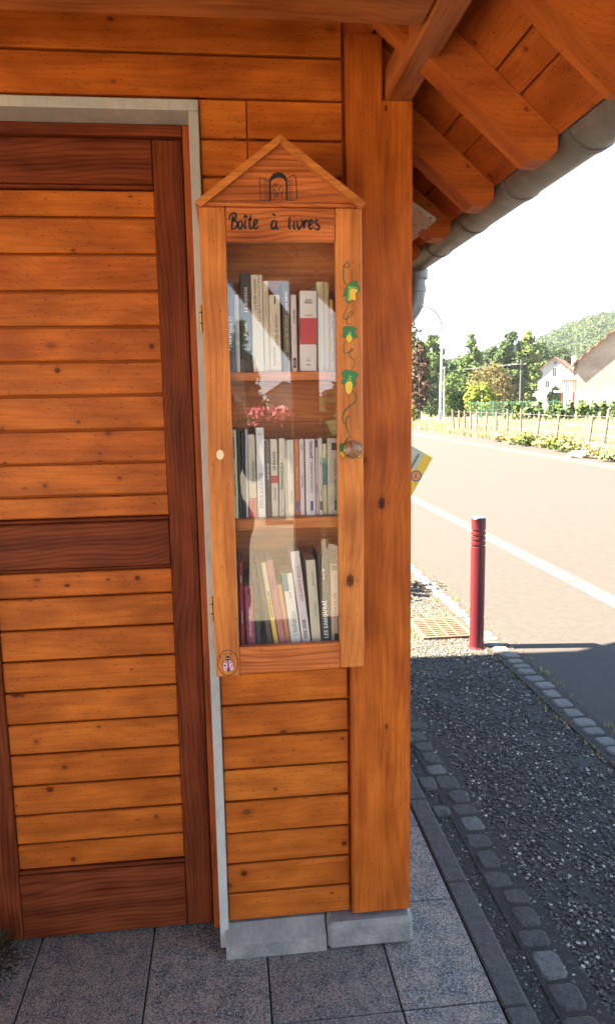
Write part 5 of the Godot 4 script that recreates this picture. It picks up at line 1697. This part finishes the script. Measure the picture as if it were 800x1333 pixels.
# ------------------------------------------------------------------ what the cabinet glass mirrors, behind the viewer
func behind_viewer() -> void:
	var g2 := [Color(0.04, 0.08, 0.03), Color(0.06, 0.10, 0.035)]
	house("tiled_house", "brown tiled house reflected in the cabinet glass", Vector3(-3.3, -0.05, 26.0), 8.0, 9.0, 2.9, 5.6, M.render_pink, PI)
	tree("spruce_tree", "dark spruce reflected in the cabinet glass beside the tiled roof", Vector3(0.65, -0.05, 30.0), 5.2, 2.6, "cone", g2, 2600, 0.2, 0.05, "")
	house("small_white_house", "small white house reflected in the cabinet glass", Vector3(8.8, -0.1, 110.0), 5.0, 6.0, 3.0, 4.6, M.render_white, PI)
	for k in 6:
		shrub("tall dark hedge shrub reflected in the cabinet glass", Vector3(1.02 + 0.125 * k, -0.05, 4.3 + 1.15 * k), 1.75, 0.42, g2, 900, 0.14, "hedge behind the viewer", "hedge_shrub")
	# rough stone pillar carrying a box of pink flowers
	var p := thing("stone_pillar", "rough stone pillar reflected in the cabinet glass", "pillar", Vector3(0.58, -0.034, 8.0))
	for k in 7:
		var st := mb()
		box(st, Vector3(-0.14, k * 0.16 + 0.004, -0.14), Vector3(0.14, k * 0.16 + 0.156, 0.14), 0.015)
		obj("stone", st, M.block, p)
	var f := thing("flower_box", "box of pink geraniums standing on the stone pillar", "flower box", Vector3(0.58, 1.087, 8.0))
	var st := mb()
	box(st, Vector3(-0.3, 0.0, -0.1), Vector3(0.3, 0.14, 0.1), 0.01)
	obj("trough", st, M.tile, f)
	st = mb()
	clump_leaves(st, [[Vector3(-0.15, 0.24, 0), Vector3(0.2, 0.14, 0.16)], [Vector3(0.15, 0.24, 0), Vector3(0.2, 0.14, 0.16)]], 500, 0.05, g2)
	obj("leaves", st, M.leaf, f)
	st = mb()
	clump_leaves(st, [[Vector3(-0.17, 0.27, -0.02), Vector3(0.2, 0.16, 0.18)], [Vector3(0.14, 0.28, -0.02), Vector3(0.22, 0.16, 0.18)]], 700, 0.045, [Color(0.6, 0.06, 0.16), Color(0.7, 0.16, 0.26), Color(0.65, 0.3, 0.36)])
	obj("flowers", st, M.leaf, f)
# ------------------------------------------------------------------ the photographer, mirrored in the cabinet glass
func capsule(p: Vector3, c: Array) -> float:
	var a: Vector3 = c[0]
	var d: Vector3 = c[1] - a
	var t := clampf((p - a).dot(d) / maxf(d.length_squared(), 1e-9), 0.0, 1.0)
	return p.distance_to(a + d * t) - lerpf(c[2], c[3], t)
func field(p: Vector3, bones: Array, k: float) -> float:
	var r := 10.0
	for b in bones:
		var d := capsule(p, b)
		if d > r + k: continue
		var h := maxf(k - absf(r - d), 0.0) / k
		r = minf(r, d) - h * h * k * 0.25
	return r
# surface nets of a field of tapered bones
func nets(st: SurfaceTool, bones: Array, k: float, cell: float, paint_of: Callable) -> void:
	var lo := Vector3.ONE * 1e9
	var hi := -lo
	for b in bones:
		var rr := Vector3.ONE * (maxf(b[2], b[3]) + cell * 2.0)
		for q in [b[0], b[1]]:
			lo = lo.min(q - rr)
			hi = hi.max(q + rr)
	var n := Vector3i((hi - lo) / cell) + Vector3i.ONE * 2
	var v := PackedFloat32Array()
	v.resize(n.x * n.y * n.z)
	for z in n.z:
		for y in n.y:
			for x in n.x:
				v[x + n.x * (y + n.y * z)] = field(lo + Vector3(x, y, z) * cell, bones, k)
	var vert := {}
	var step := [1, n.x, n.x * n.y]
	for z in n.z - 1:
		for y in n.y - 1:
			for x in n.x - 1:
				var i := x + n.x * (y + n.y * z)
				var s := Vector3.ZERO
				var m := 0
				for e in [[0, 0, 0, 0], [0, 1, 0, 0], [0, 0, 1, 0], [0, 1, 1, 0], [1, 0, 0, 0], [1, 1, 0, 0], [1, 0, 0, 1], [1, 1, 0, 1], [2, 0, 0, 0], [2, 1, 0, 0], [2, 0, 1, 0], [2, 1, 1, 0]]:
					var ax: int = e[0]
					var o := Vector3i.ZERO
					if ax == 0: o = Vector3i(0, e[1], e[2])
					elif ax == 1: o = Vector3i(e[1], 0, e[3])
					else: o = Vector3i(e[1], e[2], 0)
					var i0: int = i + o.x + n.x * (o.y + n.y * o.z)
					var f0 := v[i0]
					var f1 := v[i0 + step[ax]]
					if (f0 < 0.0) != (f1 < 0.0):
						var p := Vector3(o)
						p[ax] += f0 / (f0 - f1)
						s += p
						m += 1
				if m > 0: vert[i] = lo + (Vector3(x, y, z) + s / m) * cell
	for i in vert:
		for ax in 3:
			var f0 := v[i]
			var f1 := v[i + step[ax]]
			if (f0 < 0.0) == (f1 < 0.0): continue
			var u: int = step[(ax + 1) % 3]
			var w: int = step[(ax + 2) % 3]
			if not (vert.has(i - u) and vert.has(i - w) and vert.has(i - u - w)): continue
			var q := [vert[i], vert[i - u], vert[i - u - w], vert[i - w]]
			if f0 < 0.0: q.reverse()
			for e in [0, 1, 2, 0, 2, 3]:
				var p: Vector3 = q[e]
				var h := cell * 0.5
				var g := Vector3(field(p + Vector3(h, 0, 0), bones, k) - field(p - Vector3(h, 0, 0), bones, k), field(p + Vector3(0, h, 0), bones, k) - field(p - Vector3(0, h, 0), bones, k), field(p + Vector3(0, 0, h), bones, k) - field(p - Vector3(0, 0, h), bones, k))
				st.set_normal(g.normalized())
				st.set_color(paint_of.call(p))
				st.add_vertex(p)
func photographer() -> void:
	var at := Vector3(-0.07, 0.002, 2.32)
	var t := thing("person", "person in dark clothes holding up a phone, mirrored in the cabinet glass", "person", at)
	var skin := Color(0.42, 0.24, 0.16)
	var shirt := Color(0.018, 0.02, 0.026)
	var jeans := Color(0.022, 0.026, 0.04)
	var shoe := Color(0.03, 0.025, 0.02)
	var bones := [
		[Vector3(0, 0.93, 0.02), Vector3(0, 1.08, 0.01), 0.128, 0.118], [Vector3(0, 1.08, 0.01), Vector3(0, 1.27, 0.01), 0.118, 0.132],
		[Vector3(-0.09, 1.30, 0.01), Vector3(0.09, 1.30, 0.01), 0.105, 0.105], [Vector3(-0.08, 0.93, 0.02), Vector3(0.08, 0.93, 0.02), 0.115, 0.115], [Vector3(0, 1.36, 0.0), Vector3(0, 1.46, -0.015), 0.06, 0.052]]
	for s in [-1.0, 1.0]:
		var sh := Vector3(0.165 * s, 1.365, 0.0)
		var el := Vector3(0.07 + 0.125 * s, 1.205, -0.17)
		var wr := Vector3(0.07 + 0.075 * s, 1.43, -0.315)
		bones.append([sh * Vector3(0.6, 1, 1), sh, 0.075, 0.06])
		bones.append([sh, el, 0.056, 0.043])
		bones.append([el, wr, 0.042, 0.028])
		bones.append([Vector3(0.085 * s, 0.90, 0.02), Vector3(0.10 * s, 0.50, 0.0), 0.088, 0.057])
		bones.append([Vector3(0.10 * s, 0.50, 0.0), Vector3(0.105 * s, 0.10, 0.05), 0.057, 0.040])
		bones.append([Vector3(0.105 * s, 0.052, 0.06), Vector3(0.125 * s, 0.040, -0.12), 0.046, 0.036])
	var st := mb()
	nets(st, bones, 0.05, 0.021, func(p: Vector3) -> Color:
		if p.y > 1.435 and absf(p.x) < 0.07 and p.z > -0.1: return skin
		if p.y < 0.085: return shoe
		if p.y < 0.94: return jeans
		return shirt)
	# head with brow, nose, chin, ears
	var hc := Vector3(0, 1.565, -0.04)
	var hb := [[hc + Vector3(0, 0.03, 0.015), hc + Vector3(0, 0.035, -0.01), 0.082, 0.080], [hc + Vector3(0, -0.02, -0.02), hc + Vector3(0, -0.075, -0.045), 0.064, 0.036], [hc + Vector3(0, 0.005, -0.088), hc + Vector3(0, -0.025, -0.104), 0.008, 0.013], [hc + Vector3(-0.03, 0.02, -0.075), hc + Vector3(0.03, 0.02, -0.075), 0.014, 0.014], [hc + Vector3(-0.082, 0.01, 0.005), hc + Vector3(-0.080, -0.025, 0.0), 0.014, 0.010], [hc + Vector3(0.082, 0.01, 0.005), hc + Vector3(0.080, -0.025, 0.0), 0.014, 0.010], [hc + Vector3(0, -0.06, 0.0), hc + Vector3(0, -0.12, 0.02), 0.052, 0.052]]
	nets(st, hb, 0.018, 0.007, func(p: Vector3) -> Color:
		var q := p - hc
		if q.z < -0.05 and absf(absf(q.x) - 0.031) < 0.011 and absf(q.y - 0.004) < 0.006: return Color(0.05, 0.04, 0.035)
		if q.z < -0.05 and absf(q.x) < 0.022 and absf(q.y + 0.052) < 0.005: return Color(0.28, 0.10, 0.08)
		return skin)
	# hands closed on the edges of the phone
	for s in [-1.0, 1.0]:
		var c := Vector3(0.07, 0, 0)
		var W := func(x: float, y: float, z: float) -> Vector3: return c + Vector3(x * s, y, z)
		var hand := [[W.call(0.075, 1.43, -0.315), W.call(0.066, 1.475, -0.352), 0.026, 0.026], [W.call(0.068, 1.46, -0.350), W.call(0.058, 1.535, -0.372), 0.022, 0.020]]
		var ys := [1.478, 1.500, 1.521, 1.540]
		for k in 4:
			var l: float = [0.8, 0.95, 1.0, 0.9][k]
			var y: float = ys[k]
			hand.append([W.call(0.058, y, -0.372), W.call(0.054, y + 0.006, -0.398), 0.0092, 0.0088])
			hand.append([W.call(0.054, y + 0.006, -0.398), W.call(0.054 - 0.026 * l, y + 0.008, -0.4045), 0.0088, 0.0082])
			hand.append([W.call(0.054 - 0.026 * l, y + 0.008, -0.4045), W.call(0.054 - 0.042 * l, y + 0.007, -0.401), 0.0082, 0.0072])
		hand.append([W.call(0.060, 1.465, -0.355), W.call(0.050, 1.488, -0.366), 0.014, 0.011])
		hand.append([W.call(0.050, 1.488, -0.366), W.call(0.030, 1.508, -0.3705), 0.0108, 0.0088])
		nets(st, hand, 0.007, 0.0045, func(_p: Vector3) -> Color: return skin)
	obj("body", st, vc_mat(0.8), t)
	var hs := mb()
	var hair := [[hc + Vector3(0, 0.045, 0.03), hc + Vector3(0, 0.055, -0.015), 0.088, 0.082], [hc + Vector3(0, 0.0, 0.045), hc + Vector3(0, -0.06, 0.05), 0.072, 0.05], [hc + Vector3(-0.06, 0.03, 0.01), hc + Vector3(0.06, 0.03, 0.01), 0.04, 0.04]]
	nets(hs, hair, 0.03, 0.009, func(_p: Vector3) -> Color: return Color(0.03, 0.02, 0.014))
	obj("hair", hs, vc_mat(0.6), t)
	var ph := thing("phone", "black phone held upright by the mirrored person", "phone", Vector3(0.0, 1.445, 1.943))
	st = mb()
	box(st, Vector3(-0.037, 0.0, -0.004), Vector3(0.037, 0.152, 0.004), 0.0025)
	obj("phone_body", st, M.black, ph)
	st = mb()
	box(st, Vector3(-0.034, 0.006, 0.0041), Vector3(0.034, 0.146, 0.0045))
	obj("screen", st, M.window_dark, ph)
	st = mb()
	lathe(st, [Vector2(0.006, 0.0), Vector2(0.006, 0.0015), Vector2(0.0, 0.0016)], Vector3(0.022, 0.135, -0.0041), 16, Basis(Vector3.RIGHT, -PI / 2))
	obj("lens", st, M.window_dark, ph)
